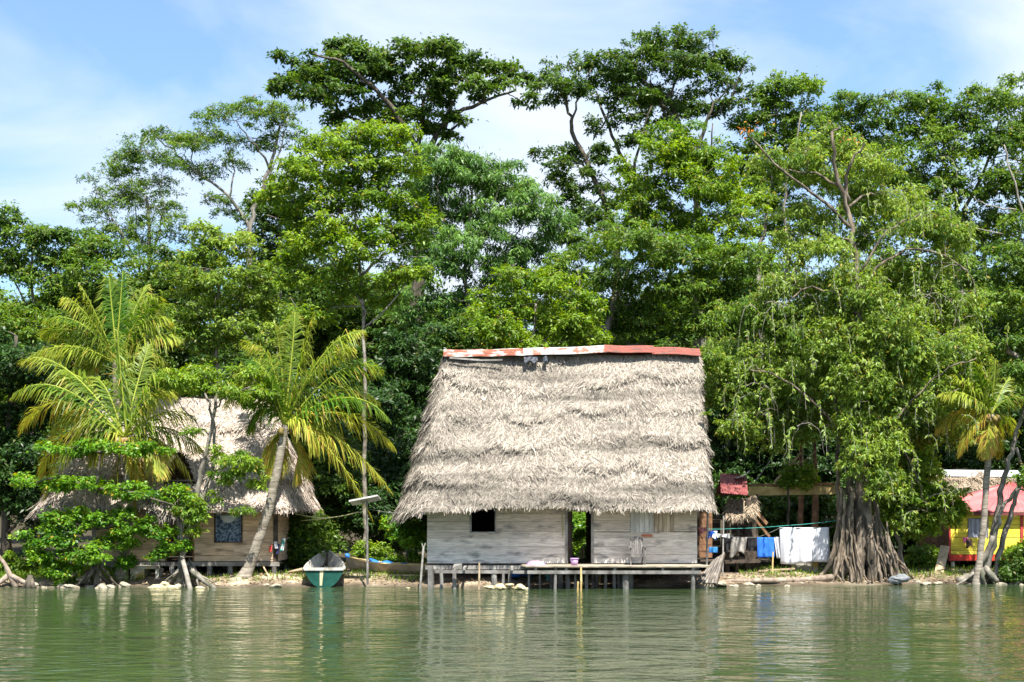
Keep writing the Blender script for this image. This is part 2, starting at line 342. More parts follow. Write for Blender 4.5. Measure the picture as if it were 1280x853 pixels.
def tree(name, label, Y, limbs, blobs, leafmat, bark, leaf=8.0, dens=1.0, droop=.15, pad=12.0, flat=.45, elong=.42, depth=.8, cat='tree', group=None, seed=0, hang=0., twig=.03, fat=1.6, sat=2, zbase=None, yoff=0.0, ysp=.25, root_extra=None):
    """limbs: (r0, r1, [(px,py[,dy])...]); blobs: (px,py,rx,ry[,dy]) in photograph pixels at distance Y"""
    rng = np.random.default_rng(seed + 100); s = Y / F; leaf = leaf * .68; tr = .62 if group == BACK else 1.0
    NLEAF[0] += 0
    p0 = limbs[0][2][0]; bx = X(p0[0], Y); gz = ground(bx, Y) if zbase is None else zbase
    root = thing(name, label, cat, (bx, Y, gz), group)
    tk = MB(); samples = []
    for li, (r0, r1, pts) in enumerate(limbs):
        w = []
        dyl = 0 if li == 0 else rng.normal(0, 1.0) * (len(pts))*.25
        for i, p in enumerate(pts):
            dy = p[2] if len(p) > 2 else dyl * i / max(1, len(pts)-1)
            q = P(p[0], p[1], Y); q.y += dy; w.append(np.array(q))
        if li == 0: w[0] = np.array((bx, Y, gz - .25))
        path = smooth_path(w, 4, s * 1.2, rng); m = len(path)
        rr = [tr * (r0 + (r1 - r0) * (i/(m-1)) ** .8) for i in range(m)]
        if li == 0: rr[0] *= 1.5; rr[1] *= 1.12
        tk.tube(path, rr, 8 if r0 > .15 else 6, .08)
        samples += [(p, r) for p, r in zip(path, rr)]
    C = []; R3 = []
    bl2 = []
    for b in blobs:
        bl2.append(b)
        for _ in range(sat if b[2] > 14 else 0):      # small outlying sprays roughen the outline
            a_ = rng.random()*6.283; bl2.append((b[0]+1.05*b[2]*math.cos(a_), b[1]+1.15*fat*b[3]*math.sin(a_), b[2]*rng.uniform(.16,.34), b[3]*rng.uniform(.22,.45)) + tuple(b[4:5]))
    for b in bl2:
        c = np.array(P(b[0], b[1], Y)); rx, ry = b[2]*s*1.04, b[3]*s*fat
        c[1] += (b[4] if len(b) > 4 else rng.normal(0, 1) * rx * ysp * 2) + yoff
        C.append(c); R3.append(np.array((rx, rx*depth, ry)))
    V, Fc, T, pads = foliage(rng, C, R3, leaf*s, dens, droop, pad*s, flat, elong, hang)
    for c, r, pc in zip(C, R3, pads):
        sp = np.array([q for q, _ in samples]); sr = np.array([q for _, q in samples])
        d = np.linalg.norm(sp - c, axis=1) + np.maximum(0, sp[:, 2] - c[2]) * 1.5
        k = int(d.argmin()); a = sp[k]; L = np.linalg.norm(c - a)
        r0 = min(sr[k] * .6, .02 + .03 * L + .01)
        mid = (a + c)/2 + np.array([rng.normal(0, .12*L), rng.normal(0, .12*L), rng.normal(.02, .08)*L])
        br = smooth_path([a, mid, c], 4, .02*L, rng); m = len(br)
        tk.tube(br, [r0 + (twig*.7 - r0) * i/(m-1) for i in range(m)], 5)
        brs = np.array(br); samples += [(q, r0*.7) for q in br[2:]]
        for p in pc[: int(len(pc)*.75)]:
            e = brs[int(np.linalg.norm(brs - p, axis=1).argmin())]
            if np.linalg.norm(p - e) < .15: continue
            mm = (e + p)/2 + rng.normal(0, .07, 3) * np.linalg.norm(p-e); mm[2] += .05*np.linalg.norm(p-e)
            tk.tube([e, mm, p], [twig*.6, twig*.45, twig*.2], 3)
    for _ in range(16 if group == BACK else 0):       # dead twigs that stick out of the leaves
        k = rng.integers(len(C)); a = samples[rng.integers(len(samples))][0]; a = a if np.linalg.norm(a-C[k]) < 4*R3[k][0] else C[k]
        v = nrm(rng.normal(size=3)*[1, .7, .8] + [0, -.5, .1]); e = C[k] + v*R3[k]*rng.uniform(1.0, 1.3); m_ = (C[k]+e)/2 + rng.normal(0, .2, 3)
        tk.tube([C[k], m_, e], [twig*.9, twig*.7, twig*.3], 4)
        f_ = m_ + nrm(v + rng.normal(0, .8, 3))*np.linalg.norm(e-m_)*.8; tk.tube([m_, f_], [twig*.6, twig*.2], 3)
    if root_extra: root_extra(tk, rng)
    part('trunk', tk, bark, root, smooth=True)
    mesh_obj('crown', V, Fc, leafmat, ORG[root.name], root, attrs=T)
    return root
def palm(name, label, Y, trunk, fronds, seed=0, scale=1.0, r0=.2, r1=.13, nuts=6, cat='palm tree', group=None, width=.75, bark=None, extra=None):
    """trunk: [(px,py)...]; fronds: (tip px, tip py[, ctrl px, ctrl py[, dy[, dry]]])"""
    rng = np.random.default_rng(seed); s = Y / F
    bx = X(trunk[0][0], Y); gz = ground(bx, Y)
    root = thing(name, label, cat, (bx, Y, gz), group)
    w = [np.array(P(p[0], p[1], Y)) for p in trunk]; w[0][2] = gz - .2
    path = smooth_path(w, 8, .006, rng); m = len(path); tk = MB()
    rr = [r0 + (r1-r0)*(i/(m-1))**.5 for i in range(m)]
    rr[0] *= 1.7; rr[1] *= 1.4; rr[2] *= 1.2; rr[3] *= 1.08
    tk.tube(path, rr, 10, .04); 
    top = path[-1]
    part('trunk', tk, bark or bark_palm, root, smooth=True)
    for f in fronds:
        tip = np.array(P(f[0], f[1], Y)); 
        dy = f[4] if len(f) > 4 else rng.normal(0, .8)
        dry = f[5] if len(f) > 5 else 0
        tip[1] += dy
        if len(f) > 3 and f[2] is not None: ct = np.array(P(f[2], f[3], Y)); ct[1] += dy*.6
        else:
            ct = top*.45 + tip*.55; ct[2] = max(top[2], tip[2]) + .35*abs(tip[0]-top[0])*.6
        base = top + rng.normal(0, .04, 3)
        n = 34; t = np.linspace(0, 1, n)[:, None]
        c = (1-t)**2*base + 2*t*(1-t)*ct + t*t*tip
        rb = MB(); rb.tube([c[i] for i in range(0, n, 3)], [.035*(1-i/n)+.008 for i in range(0, n, 3)], 4)
        tan = nrm(np.gradient(c, axis=0)); L = np.linalg.norm(np.diff(c, axis=0), axis=1).sum()
        side = nrm(np.cross(tan, np.array([0, 0, 1.])) + rng.normal(0, .25, 3)); nor = np.cross(side, tan)
        tt = np.repeat(np.linspace(.10, 1, 66), 2); sg = np.tile([1, -1], 66); k = len(tt)
        ii = np.clip(tt*(n-1), 0, n-1.001); i0 = ii.astype(int); fr = (ii-i0)[:, None]
        q = c[i0]*(1-fr) + c[i0+1]*fr; tg = tan[i0]; sd = side[i0]*sg[:, None]; no = nor[i0]
        ll = (1.0 if tip[2] - top[2] > abs(tip[0]-top[0])*1.6 else 1.35)*width*scale*(np.sin(np.clip(tt*1.02, 0, 1)*math.pi*.88+.28)**.7)*rng.uniform(.85, 1.1, k)
        d = nrm(sd*.85 + tg*(.6+.8*tt[:, None]**2) + no*.22 + np.array([0, 0, -1.])*rng.uniform(.15, .95, (k, 1)) + rng.normal(0, .12, (k, 3)))
        sag = (.35 + .7*rng.random(k))[:, None]
        m1 = q + d*(ll*.5)[:, None]; d2 = nrm(d + np.array([0, 0, -1.])*sag*1.5); tp = m1 + d2*(ll*.5)[:, None]
        wv = nrm(np.cross(d, no)); wd = (.021*scale*rng.uniform(.8, 1.25, k))[:, None]
        V = np.stack([q-wv*wd*.6, q+wv*wd*.6, m1+wv*wd, m1-wv*wd, tp+wv*wd*.15, tp-wv*wd*.15], 1).reshape(-1, 3)
        b = (np.arange(k)*6)[:, None]; Fc = np.concatenate([b+np.array([0,1,2,3]), b+np.array([3,2,4,5])])
        T = np.clip(np.concatenate([tt*.3, tt*.45+.25]) + rng.normal(.04, .15), 0, 1)
        if dry: T = np.clip(T+.5, 0, 1)
        drym = rng.random(k) < (.07 + .5*dry); md = np.concatenate([np.where(rng.random(k) < .4*dry, 1, 0), np.where(drym, 1, 0)])
        nv0 = len(rb.V); 
        allV = np.concatenate([V, np.array([tuple(v) for v in rb.V])])
        tubq = np.array([g for g in rb.Fc if len(g) == 4]) + len(V)
        allF = np.concatenate([Fc, tubq])
        mesh_obj('frond', allV, allF, [K['palm'], K['palmtip']], ORG[root.name], root, attrs=np.concatenate([T, np.full(len(tubq), .75)]), midx=np.concatenate([md, np.zeros(len(tubq), int)]))
    for i in range(nuts):
        nb = MB(); a = rng.random()*6.28
        nb.rock((top[0]+.22*math.cos(a), top[1]+.22*math.sin(a)-.05, top[2]-.12-.15*rng.random()), .1, .1, .13, seed+i, 7, 5)
        part('coconut', nb, nut_m, root, smooth=True)
    if extra: extra(root)
    return root
def bush(name, label, Y, stem, blobs, mat, leaf=8., dens=1., seed=0, cat='bush', group=None, bark=None, **kw):
    return tree(name, label, Y, [(.07, .03, stem)], blobs, mat, bark or bark_dark, leaf, dens, cat=cat, group=group, seed=seed, twig=.02, **kw)
# ------------------------------------------------------------------ world, sun, camera
EL, AZ = rad(62), rad(17)
sdir = Vector((math.sin(AZ)*math.cos(EL), -math.cos(AZ)*math.cos(EL), math.sin(EL)))
w = bpy.data.worlds.new('World'); SC.world = w; w.use_nodes = True
nt = w.node_tree; N = nt.nodes; L = nt.links; bg = N['Background']
sky = N.new('ShaderNodeTexSky'); sky.sky_type = 'NISHITA'; sky.sun_disc = False; sky.sun_elevation = EL; sky.sun_rotation = math.pi + AZ
sky.air_density = 1.0; sky.dust_density = .6; sky.ozone_density = 2.0
tc = N.new('ShaderNodeTexCoord'); mp = N.new('ShaderNodeMapping'); mp.inputs['Scale'].default_value = (2.0, 2.0, 5.0); mp.inputs['Rotation'].default_value = (0, rad(16), 0)
mp.inputs['Location'].default_value = (3.9, .2, -.6)
L.new(tc.outputs['Generated'], mp.inputs['Vector'])
n1 = N.new('ShaderNodeTexNoise'); n1.inputs['Scale'].default_value = 1.5; n1.inputs['Detail'].default_value = 8; n1.inputs['Roughness'].default_value = .52; n1.inputs['Distortion'].default_value = .5
L.new(mp.outputs[0], n1.inputs['Vector'])
rp = N.new('ShaderNodeValToRGB'); rp.color_ramp.elements[0].position = .38; rp.color_ramp.elements[1].position = .64
rp.color_ramp.elements[0].color = (.20,.20,.20,1); rp.color_ramp.elements[1].color = (1,1,1,1)
L.new(n1.outputs['Fac'], rp.inputs[0])
mx = N.new('ShaderNodeMix'); mx.data_type = 'RGBA'; mx.inputs['B'].default_value = (2.2, 2.45, 2.85, 1)
L.new(rp.outputs[0], mx.inputs['Factor']); hsv = N.new('ShaderNodeHueSaturation'); hsv.inputs['Saturation'].default_value = 1.28; hsv.inputs['Value'].default_value = .56; L.new(sky.outputs[0], hsv.inputs['Color']); L.new(hsv.outputs[0], mx.inputs['A']); L.new(mx.outputs['Result'], bg.inputs['Color'])
bg.inputs['Strength'].default_value = .15
sl = bpy.data.lights.new('sun', 'SUN'); sl.energy = 4.4; sl.angle = rad(.53); sl.color = (1, .95, .86)
so = bpy.data.objects.new('sun', sl); COL.objects.link(so); so.location = (0, 0, 60); so.rotation_euler = (-sdir).to_track_quat('-Z', 'Y').to_euler()
cd = bpy.data.cameras.new('camera'); cam = bpy.data.objects.new('camera', cd); COL.objects.link(cam)
cam.location = (0, 0, CZ); cam.rotation_euler = (math.pi/2, 0, 0); cd.sensor_width = 36; cd.lens = F/1280*36; cd.shift_y = (HY-426.5)/1280; cd.clip_start = .1; cd.clip_end = 3000
SC.camera = cam
SC.view_settings.view_transform = 'Standard'; SC.view_settings.look = 'None'; SC.view_settings.gamma = 1; SC.view_settings.use_curve_mapping = False
SC.view_settings.exposure = 1.55
cy = SC.cycles; cy.max_bounces = 8; cy.diffuse_bounces = 6; cy.glossy_bounces = 3; cy.transmission_bounces = 4; cy.use_denoising = True
# ------------------------------------------------------------------ water and ground
m, nt, b = new_mat('river_water'); N = nt.nodes; L = nt.links
b.inputs['Base Color'].default_value = (.033, .055, .021, 1); b.inputs['Roughness'].default_value = .04; b.inputs['IOR'].default_value = 1.333
tc = N.new('ShaderNodeTexCoord')
def wav(sx, sy, sc, det, dist):
    mp = N.new('ShaderNodeMapping'); mp.inputs['Scale'].default_value = (sx, sy, 1); mp.inputs['Rotation'].default_value = (0, 0, rad(8)); L.new(tc.outputs['Object'], mp.inputs['Vector'])
    n = N.new('ShaderNodeTexNoise'); n.inputs['Scale'].default_value = sc; n.inputs['Detail'].default_value = det; n.inputs['Roughness'].default_value = .5; n.inputs['Distortion'].default_value = .4
    L.new(mp.outputs[0], n.inputs['Vector']); return n
n1 = wav(.6, 1.0, 3.0, 3, 0); n2 = wav(.6, 1, .9, 2, 0)
ad = N.new('ShaderNodeMath'); ad.operation = 'MULTIPLY_ADD'; ad.inputs[1].default_value = 1.6
L.new(n2.outputs['Fac'], ad.inputs[0]); L.new(n1.outputs['Fac'], ad.inputs[2])
bp = N.new('ShaderNodeBump'); bp.inputs['Strength'].default_value = 1.0; bp.inputs['Distance'].default_value = .05
n3 = wav(.35, .8, .16, 3, 0); mr = N.new('ShaderNodeMapRange'); mr.inputs['From Min'].default_value = .35; mr.inputs['From Max'].default_value = .65; mr.inputs['To Min'].default_value = .45; mr.inputs['To Max'].default_value = 1.25
L.new(n3.outputs['Fac'], mr.inputs[0]); mm = N.new('ShaderNodeMath'); mm.operation = 'MULTIPLY'; L.new(ad.outputs[0], mm.inputs[0]); L.new(mr.outputs[0], mm.inputs[1])
L.new(mm.outputs[0], bp.inputs['Height']); L.new(bp.outputs[0], b.inputs['Normal'])
water_m = m
mb = MB(); mb.add([(-900,-300,0),(900,-300,0),(900,60,0),(-900,60,0)], [(0,1,2,3)])
wo = mesh_obj('water', mb.V, mb.Fc, water_m, (0,0,0)); wo['kind'] = 'structure'
xs = np.unique(np.concatenate([np.linspace(-900,-30,30), np.linspace(-30,30,161), np.linspace(30,900,30)]))
ys = np.unique(np.concatenate([np.linspace(-300,40,14), np.linspace(40,58,91), np.linspace(58,120,50), np.linspace(120,1200,24)]))
rg = np.random.default_rng(3)
V = [(x, y, ground(x, y) + (rg.normal(0,.018) if 45 < y < 60 else 0)) for x in xs for y in ys]; ny = len(ys)
Fc = np.array([(i*ny+j, (i+1)*ny+j, (i+1)*ny+j+1, i*ny+j+1) for i in range(len(xs)-1) for j in range(ny-1)])
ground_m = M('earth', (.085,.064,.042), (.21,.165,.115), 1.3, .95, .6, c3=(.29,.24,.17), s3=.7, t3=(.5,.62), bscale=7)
nt = ground_m.node_tree; N = nt.nodes; L = nt.links; b = N['Principled BSDF']     # bare sand by the water with light painted in, dark humus under the trees
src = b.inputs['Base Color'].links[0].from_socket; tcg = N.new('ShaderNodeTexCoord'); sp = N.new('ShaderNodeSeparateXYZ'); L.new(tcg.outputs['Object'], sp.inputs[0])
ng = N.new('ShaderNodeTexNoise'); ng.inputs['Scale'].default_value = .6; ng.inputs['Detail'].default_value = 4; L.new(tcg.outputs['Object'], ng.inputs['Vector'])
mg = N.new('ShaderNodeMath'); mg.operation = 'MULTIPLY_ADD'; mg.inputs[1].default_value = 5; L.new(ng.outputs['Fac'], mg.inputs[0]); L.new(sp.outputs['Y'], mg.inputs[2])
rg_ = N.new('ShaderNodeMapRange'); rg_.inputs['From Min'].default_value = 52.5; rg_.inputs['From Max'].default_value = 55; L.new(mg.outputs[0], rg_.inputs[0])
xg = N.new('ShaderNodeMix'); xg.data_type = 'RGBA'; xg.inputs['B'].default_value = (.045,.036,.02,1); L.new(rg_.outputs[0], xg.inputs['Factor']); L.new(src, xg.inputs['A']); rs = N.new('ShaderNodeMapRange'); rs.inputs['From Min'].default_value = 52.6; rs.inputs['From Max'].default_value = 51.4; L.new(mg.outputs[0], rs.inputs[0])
hsg = N.new('ShaderNodeHueSaturation'); mvg = N.new('ShaderNodeMapRange'); mvg.inputs['To Min'].default_value = 1; mvg.inputs['To Max'].default_value = 1.3; L.new(rs.outputs[0], mvg.inputs[0]); L.new(mvg.outputs[0], hsg.inputs['Value'])  # brightens the shore strip to stand in for light on the shaded bank
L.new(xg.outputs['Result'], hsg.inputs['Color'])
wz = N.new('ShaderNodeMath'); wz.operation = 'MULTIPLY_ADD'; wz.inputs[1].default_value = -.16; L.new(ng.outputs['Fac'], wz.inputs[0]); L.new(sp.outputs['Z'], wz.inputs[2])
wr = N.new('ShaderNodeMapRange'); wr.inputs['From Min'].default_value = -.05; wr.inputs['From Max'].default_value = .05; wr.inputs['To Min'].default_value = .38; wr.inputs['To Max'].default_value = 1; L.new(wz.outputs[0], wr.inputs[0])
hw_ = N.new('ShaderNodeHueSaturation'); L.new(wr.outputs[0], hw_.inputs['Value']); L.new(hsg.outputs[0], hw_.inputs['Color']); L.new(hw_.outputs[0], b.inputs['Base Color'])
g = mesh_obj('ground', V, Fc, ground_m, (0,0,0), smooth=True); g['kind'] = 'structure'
# ------------------------------------------------------------------ buildings
def boards(mb, x0, x1, z0, z1, y, bh, holes=(), th=.03, ax='x', joints=True):
    """horizontal boards of one wall along x (ax='x') or along y (ax='y'), cut round the holes (a0,a1,z0,z1)"""
    zs = [z0]; z = z0
    while z < z1 - 1e-4:
        z = min(z1, z + bh*random.uniform(.93, 1.07)); 
        if z1 - z < .06: z = z1
        zs.append(z)
    zs = sorted(set(zs + [h for ho in holes for h in ho[2:] if z0 < h < z1]))
    for a, b in zip(zs, zs[1:]):
        if b - a < .015: continue
        segs = [(x0, x1)]
        for h in holes:
            if h[2] < (a+b)/2 < h[3]:
                n = []
                for s0, s1 in segs:
                    if h[1] <= s0 or h[0] >= s1: n.append((s0, s1)); continue
                    if h[0] > s0: n.append((s0, h[0]))
                    if h[1] < s1: n.append((h[1], s1))
                segs = n
        for s0, s1 in segs:
            cuts = [s0]
            if joints and s1 - s0 > 3 and random.random() < .4: cuts.append(random.uniform(s0+.8, s1-.8))
            cuts.append(s1)
            for c0, c1 in zip(cuts, cuts[1:]):
                j = random.uniform(-.007, .007); g = random.uniform(.004, .012)
                if ax == 'x': mb.box(c0, c1-.003, y+j, y+th+j, a+g, b)
                else: mb.box(y+j, y+th+j, c0, c1-.003, a+g, b)
def thatch_roof(eave, ridge, zr, ze, K_, nstr, seed, nu=200, nv=72, thick=.14, hole=None, power=1.0, slen=(.22, .5), sw=(.018, .045), sag=.12, wob=1.0, fringe=1.0, hipdrop=0.0):
    """eave: closed list of (x,y); ridge: (x0,x1,y). returns V,F of the core and V,F of the straw"""
    rng = np.random.default_rng(seed)
    E = np.array(eave + [eave[0]], float); sg = np.linalg.norm(np.diff(E, axis=0), axis=1); cu = np.concatenate([[0], np.cumsum(sg)]); tot = cu[-1]
    u = np.linspace(0, tot, nu, endpoint=False); ex = np.interp(u, cu, E[:, 0]); ey = np.interp(u, cu, E[:, 1])
    ex0, ex1 = E[:, 0].min(), E[:, 0].max()
    rx = np.clip(ridge[0] + (ex - ex0 - .8)/(ex1 - ex0 - 1.6)*(ridge[1]-ridge[0]), ridge[0], ridge[1]); ry = np.full(nu, ridge[2])
    v = np.linspace(0, 1, nv)
    ph1, ph2, ph3, ph4 = rng.random(4)*6.28
    wv = lambda uu, vv: wob*(.13*np.sin(uu*.7+ph1+vv*2) + .07*np.sin(uu*2.7+ph2) + .03*np.sin(uu*5.3+ph3+vv*3) + .02*np.sin(uu*9.7+ph4) + .022*np.sin(uu*17.3+ph1*3+vv*7) + .018*np.sin(uu*29.1+ph2*5))
    def phase(uu, vv): return np.mod(vv*K_ + wv(uu, vv)*K_*.28 + .02, 1.0)
    U, Vv = np.meshgrid(u, v, indexing='ij')
    x = rx[:, None] + (ex-rx)[:, None]*Vv**power; y = ry[:, None] + (ey-ry)[:, None]*Vv**power
    zee = ze + sag*.5*(np.sin(u*.9+ph2)*.5+np.sin(u*2.1+ph1)*.3)
    zee = zee - hipdrop*np.clip((ridge[0]-1.0-ex)/1.2, 0, 1)
    z = zr + (zee-zr)[:, None]*Vv
    G = np.stack([x, y, z], 2)
    dv = np.gradient(G, axis=1); du = np.roll(G, -1, 0) - np.roll(G, 1, 0)
    nn = nrm(np.cross(dv, du)); nn[nn[:, :, 2] < 0] *= -1
    p = phase(U, Vv); amp = .2 + .8*np.clip(.5+.5*np.sin(U*.9+np.floor(Vv*K_+wv(U,Vv)*K_*.28)*2.1+ph4)+.25*np.sin(U*2.3+ph2), 0, 1.2); G2 = G + nn*(thick*amp*(p**1.2))[:, :, None] + nn*(.03*np.sin(U*3.1+Vv*9+ph3) + .05*np.sin(U*.8+Vv*4))[:, :, None]
    idx = np.arange(nu*nv).reshape(nu, nv)
    Fc = np.stack([idx[:, :-1], np.roll(idx, -1, 0)[:, :-1], np.roll(idx, -1, 0)[:, 1:], idx[:, 1:]], 2).reshape(-1, 4)
    cen = G2.reshape(-1, 3)[Fc].mean(1)
    if hole is not None: Fc = Fc[~hole(cen)]
    # straw
    iu = rng.random(nstr)*nu; vv = rng.random(nstr)**.85
    k = int(nstr*.3); ui0 = iu[:k]; band = rng.integers(1, K_+1, k) - rng.random(k)**2*.28
    vv[:k] = np.clip(band/K_ - wv(ui0/nu*tot, band/K_)*.28, 0, 1)
    kf = int(1400*fringe*tot/30); iu = np.concatenate([iu, rng.random(kf)*nu]); vv = np.concatenate([vv, 1-.03*rng.random(kf)]); n = len(iu)
    i0 = iu.astype(int) % nu; i1 = (i0+1) % nu; fu = (iu-np.floor(iu))[:, None]; jj = np.clip(vv*(nv-1), 0, nv-1.001); j0 = jj.astype(int); fj = (jj-j0)[:, None]
    bil = lambda A: (A[i0, j0]*(1-fu)+A[i1, j0]*fu)*(1-fj)+(A[i0, j0+1]*(1-fu)+A[i1, j0+1]*fu)*fj
    q = bil(G2); dn = nrm(bil(dv)); sd = nrm(bil(du)); no = nrm(bil(nn))
    pp = phase(iu/nu*tot, vv)
    # patches of straw lie the same way
    tw = .55*np.sin(iu/nu*tot*1.3+vv*8+ph1)+.4*np.sin(iu/nu*tot*3.9-vv*13+ph2)
    an = tw*.38 + rng.normal(0, .5, n)
    lift = np.abs(rng.normal(.02, .075, n)) + .2*(pp > .85)*rng.random(n) 
    ff = np.arange(n) >= n-kf; big = rng.random(n) < .09; lift = lift + .15*big*rng.random(n)
    shag = (no[:, 0] < -.35)*1.0; lift = lift + .18*shag*rng.random(n); an = an*(1-.4*shag)
    d = nrm(dn*np.cos(an)[:, None] + sd*np.sin(an)[:, None] + no*lift[:, None] + np.array([0, 0, -1.])*(ff*rng.random(n)*1.2)[:, None])
    ln = rng.uniform(slen[0], slen[1], n)*np.where(ff, .5, 1)*(1+1.0*shag*rng.random(n)); wd = rng.uniform(sw[0], sw[1], n); ln = ln*np.where(big, 1.5, 1); wd = wd*np.where(big, 1.7, 1)
    wvv = nrm(np.cross(d, no) + no*rng.normal(0, .45, (n, 1)))
    q = q + no*(.01 + .03*rng.random(n))[:, None]; t = q + d*ln[:, None]; t[:, 2] -= ln*.06
    a, b = wvv*(wd/2)[:, None], wvv*(wd*.2)[:, None]
    SV = np.stack([q-a, q+a, t+b, t-b], 1)
    if hole is not None: SV = SV[~hole(SV.mean(1))]
    SF = np.arange(len(SV)*4).reshape(-1, 4)
    return G2.reshape(-1, 3), Fc, SV.reshape(-1, 3), SF
def put_roof(parent, res, mats):
    GV, GF, SV, SF = res
    V = np.concatenate([GV, SV]); Fc = np.concatenate([GF, SF+len(GV)])
    return mesh_obj('roof', V, Fc, mats, ORG[parent.name], parent, midx=np.concatenate([np.zeros(len(GF), int), np.ones(len(SF), int)]))
def round_rect(x0, x1, y0, y1, rl, rr, n=10):
    pts = []
    for (cx, cy, r, a0) in ((x0+rl, y0+rl, rl, 180), (x1-rr, y0+rr, rr, 270), (x1-rr, y1-rr, rr, 0), (x0+rl, y1-rl, rl, 90)):
        for k in range(n+1): a = rad(a0+90*k/n); pts.append((cx+r*math.cos(a), cy+r*math.sin(a)))
    return pts
def corrugated(mb, corner, ux, uy, nx, ny, pitch, amp, nrmv, thick=.006, bend=None):
    """sheet: waves run along uy (ridges parallel to uy)"""
    c = Vector(corner); ux = Vector(ux); uy = Vector(uy); nv = Vector(nrmv).normalized(); Lx = ux.length
    def fn(a, b):
        q = c + ux*a + uy*b + nv*(amp*math.sin(a*Lx/pitch*2*math.pi))
        if bend: q = bend(q, a, b)
        return q
    mb.grid(fn, nx, ny, thick)
# ---- the big stilt house
YW = 47.0; zf = Z(704.5, YW)
H = thing('thatched_house', 'large stilt house with pale thatched roof, grey plank walls and rusty ridge sheets', 'house', (X(703, YW), 49.7, .3))
xl, xd0, xd1, xr = X(534, YW), X(708.5, YW), X(740, YW), X(871.5, YW); ztop = 3.15; yb = 52.4
win = (X(589, YW), X(619, YW), Z(665, YW), Z(637, YW)); s1 = (X(788, YW), X(817, YW), Z(665.5, YW), Z(637.5, YW)); s2 = (X(818, YW), X(842.5, YW), Z(665, YW), Z(637.5, YW))
mb = MB(); boards(mb, xl, xd0, zf, ztop, YW, .285, [win]); part('wall', mb, wall_grey, H)
mb = MB(); boards(mb, xd1, xr, zf, ztop, YW, .285, [s1, s2]); part('wall', mb, wall_grey, H)
mb = MB(); boards(mb, YW+.035, yb, zf, ztop, xl, .285, ax='y'); part('wall', mb, wall_grey, H)
mb = MB(); boards(mb, YW+.035, yb, zf, ztop, xr-.03, .285, ax='y'); part('wall', mb, wall_grey, H)
mb = MB(); boards(mb, xl+.03, xr-.03, zf, ztop, yb, .285, [(xd0+.25, X(742, YW)*yb/YW+.35, zf, 2.75)]); part('wall', mb, wall_grey, H)
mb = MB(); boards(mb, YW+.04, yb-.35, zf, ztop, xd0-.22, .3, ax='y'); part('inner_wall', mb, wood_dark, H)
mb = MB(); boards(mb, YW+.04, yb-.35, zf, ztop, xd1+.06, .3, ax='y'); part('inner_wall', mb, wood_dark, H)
mb = MB(); mb.box(xl+.05, xd0-.3, yb-.09, yb-.05, zf, ztop); mb.box(xl+.05, xl+.08, YW+.05, yb-.1, zf, ztop); part('inner_wall', mb, wood_dark, H)  # dark lining added so the window reads black and no light leaks in
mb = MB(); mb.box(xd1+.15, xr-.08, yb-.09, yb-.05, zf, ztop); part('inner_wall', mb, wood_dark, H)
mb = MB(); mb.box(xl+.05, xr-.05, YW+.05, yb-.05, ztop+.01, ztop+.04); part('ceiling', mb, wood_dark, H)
# window: frame of thin battens round the dark opening
mb = MB(); a = win
mb.box(a[0]-.05, a[0]+.012, YW-.03, YW+.05, a[2]-.04, a[3]+.05); mb.box(a[1]-.012, a[1]+.03, YW-.03, YW+.05, a[2]-.04, a[3]+.05)
mb.box(a[0]+.013, a[1]-.013, YW-.025, YW+.05, a[2]-.045, a[2]+.0)
part('window_frame', mb, wood_grey, H)
mb = MB(); n = 5
for i in range(n): w_ = (s1[1]-s1[0])/n; mb.box(s1[0]+w_*i+.004, s1[0]+w_*(i+1)-.004, YW-.035, YW-.008+.006*(i % 2), s1[2], s1[3])
mb.box(s1[0], s1[1], YW-.005, YW+.02, s1[2]+.08, s1[2]+.15)
sh = part('shutter', mb, M('shutter_grey', (.36,.35,.32), (.56,.55,.50), 3, .9, .4, (3,1,.6), island=.12), H, 'pale grey board shutter')
mb = MB(); n = 5
for i in range(n): w_ = (s2[1]-s2[0])/n; mb.box(s2[0]+w_*i+.005, s2[0]+w_*(i+1)-.005, YW-.02+.01*(i % 2), YW+.012, s2[2], s2[3])
mb.box(s2[0], s2[1], YW+.014, YW+.03, s2[2]+.08, s2[2]+.15)
part('shutter', mb, M('shutter_brown', (.27,.21,.145), (.47,.40,.30), 3, .9, .4, (3,1,.6), island=.2), H, 'brown board shutter')
# door: jamb boards and the dark leaf standing open
mb = MB(); mb.box(xd0-.05, xd0+.03, YW-.035, YW+.06, zf, 2.62); mb.box(xd1-.03, xd1+.05, YW-.035, YW+.06, zf, 2.62); mb.box(xd0+.032, xd1-.032, YW-.03, YW+.05, 2.52, 2.62)
part('door_frame', mb, wood_grey, H)
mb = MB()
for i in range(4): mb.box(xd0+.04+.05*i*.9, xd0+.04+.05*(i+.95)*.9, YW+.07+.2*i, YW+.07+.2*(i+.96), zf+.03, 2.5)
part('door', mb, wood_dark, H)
mb = MB(); mb.box(X(802, YW), X(815, YW), YW-.045, YW-.012, Z(671, YW), Z(668.3, YW)); part('wall_batten', mb, M('red_batten', (.35,.1,.05), (.5,.17,.09), 5, .8, .2), H)
mb = MB(); mb.tube([(X(703,YW), YW-.03, Z(642,YW)), (X(702.6,YW), YW-.06, Z(652,YW)), (X(703.4,YW), YW-.05, Z(664,YW)), (X(703,YW), YW-.04, Z(673,YW))], [.014,.02,.016,.01], 5)
part('rope_tail', mb, rope_m, H)
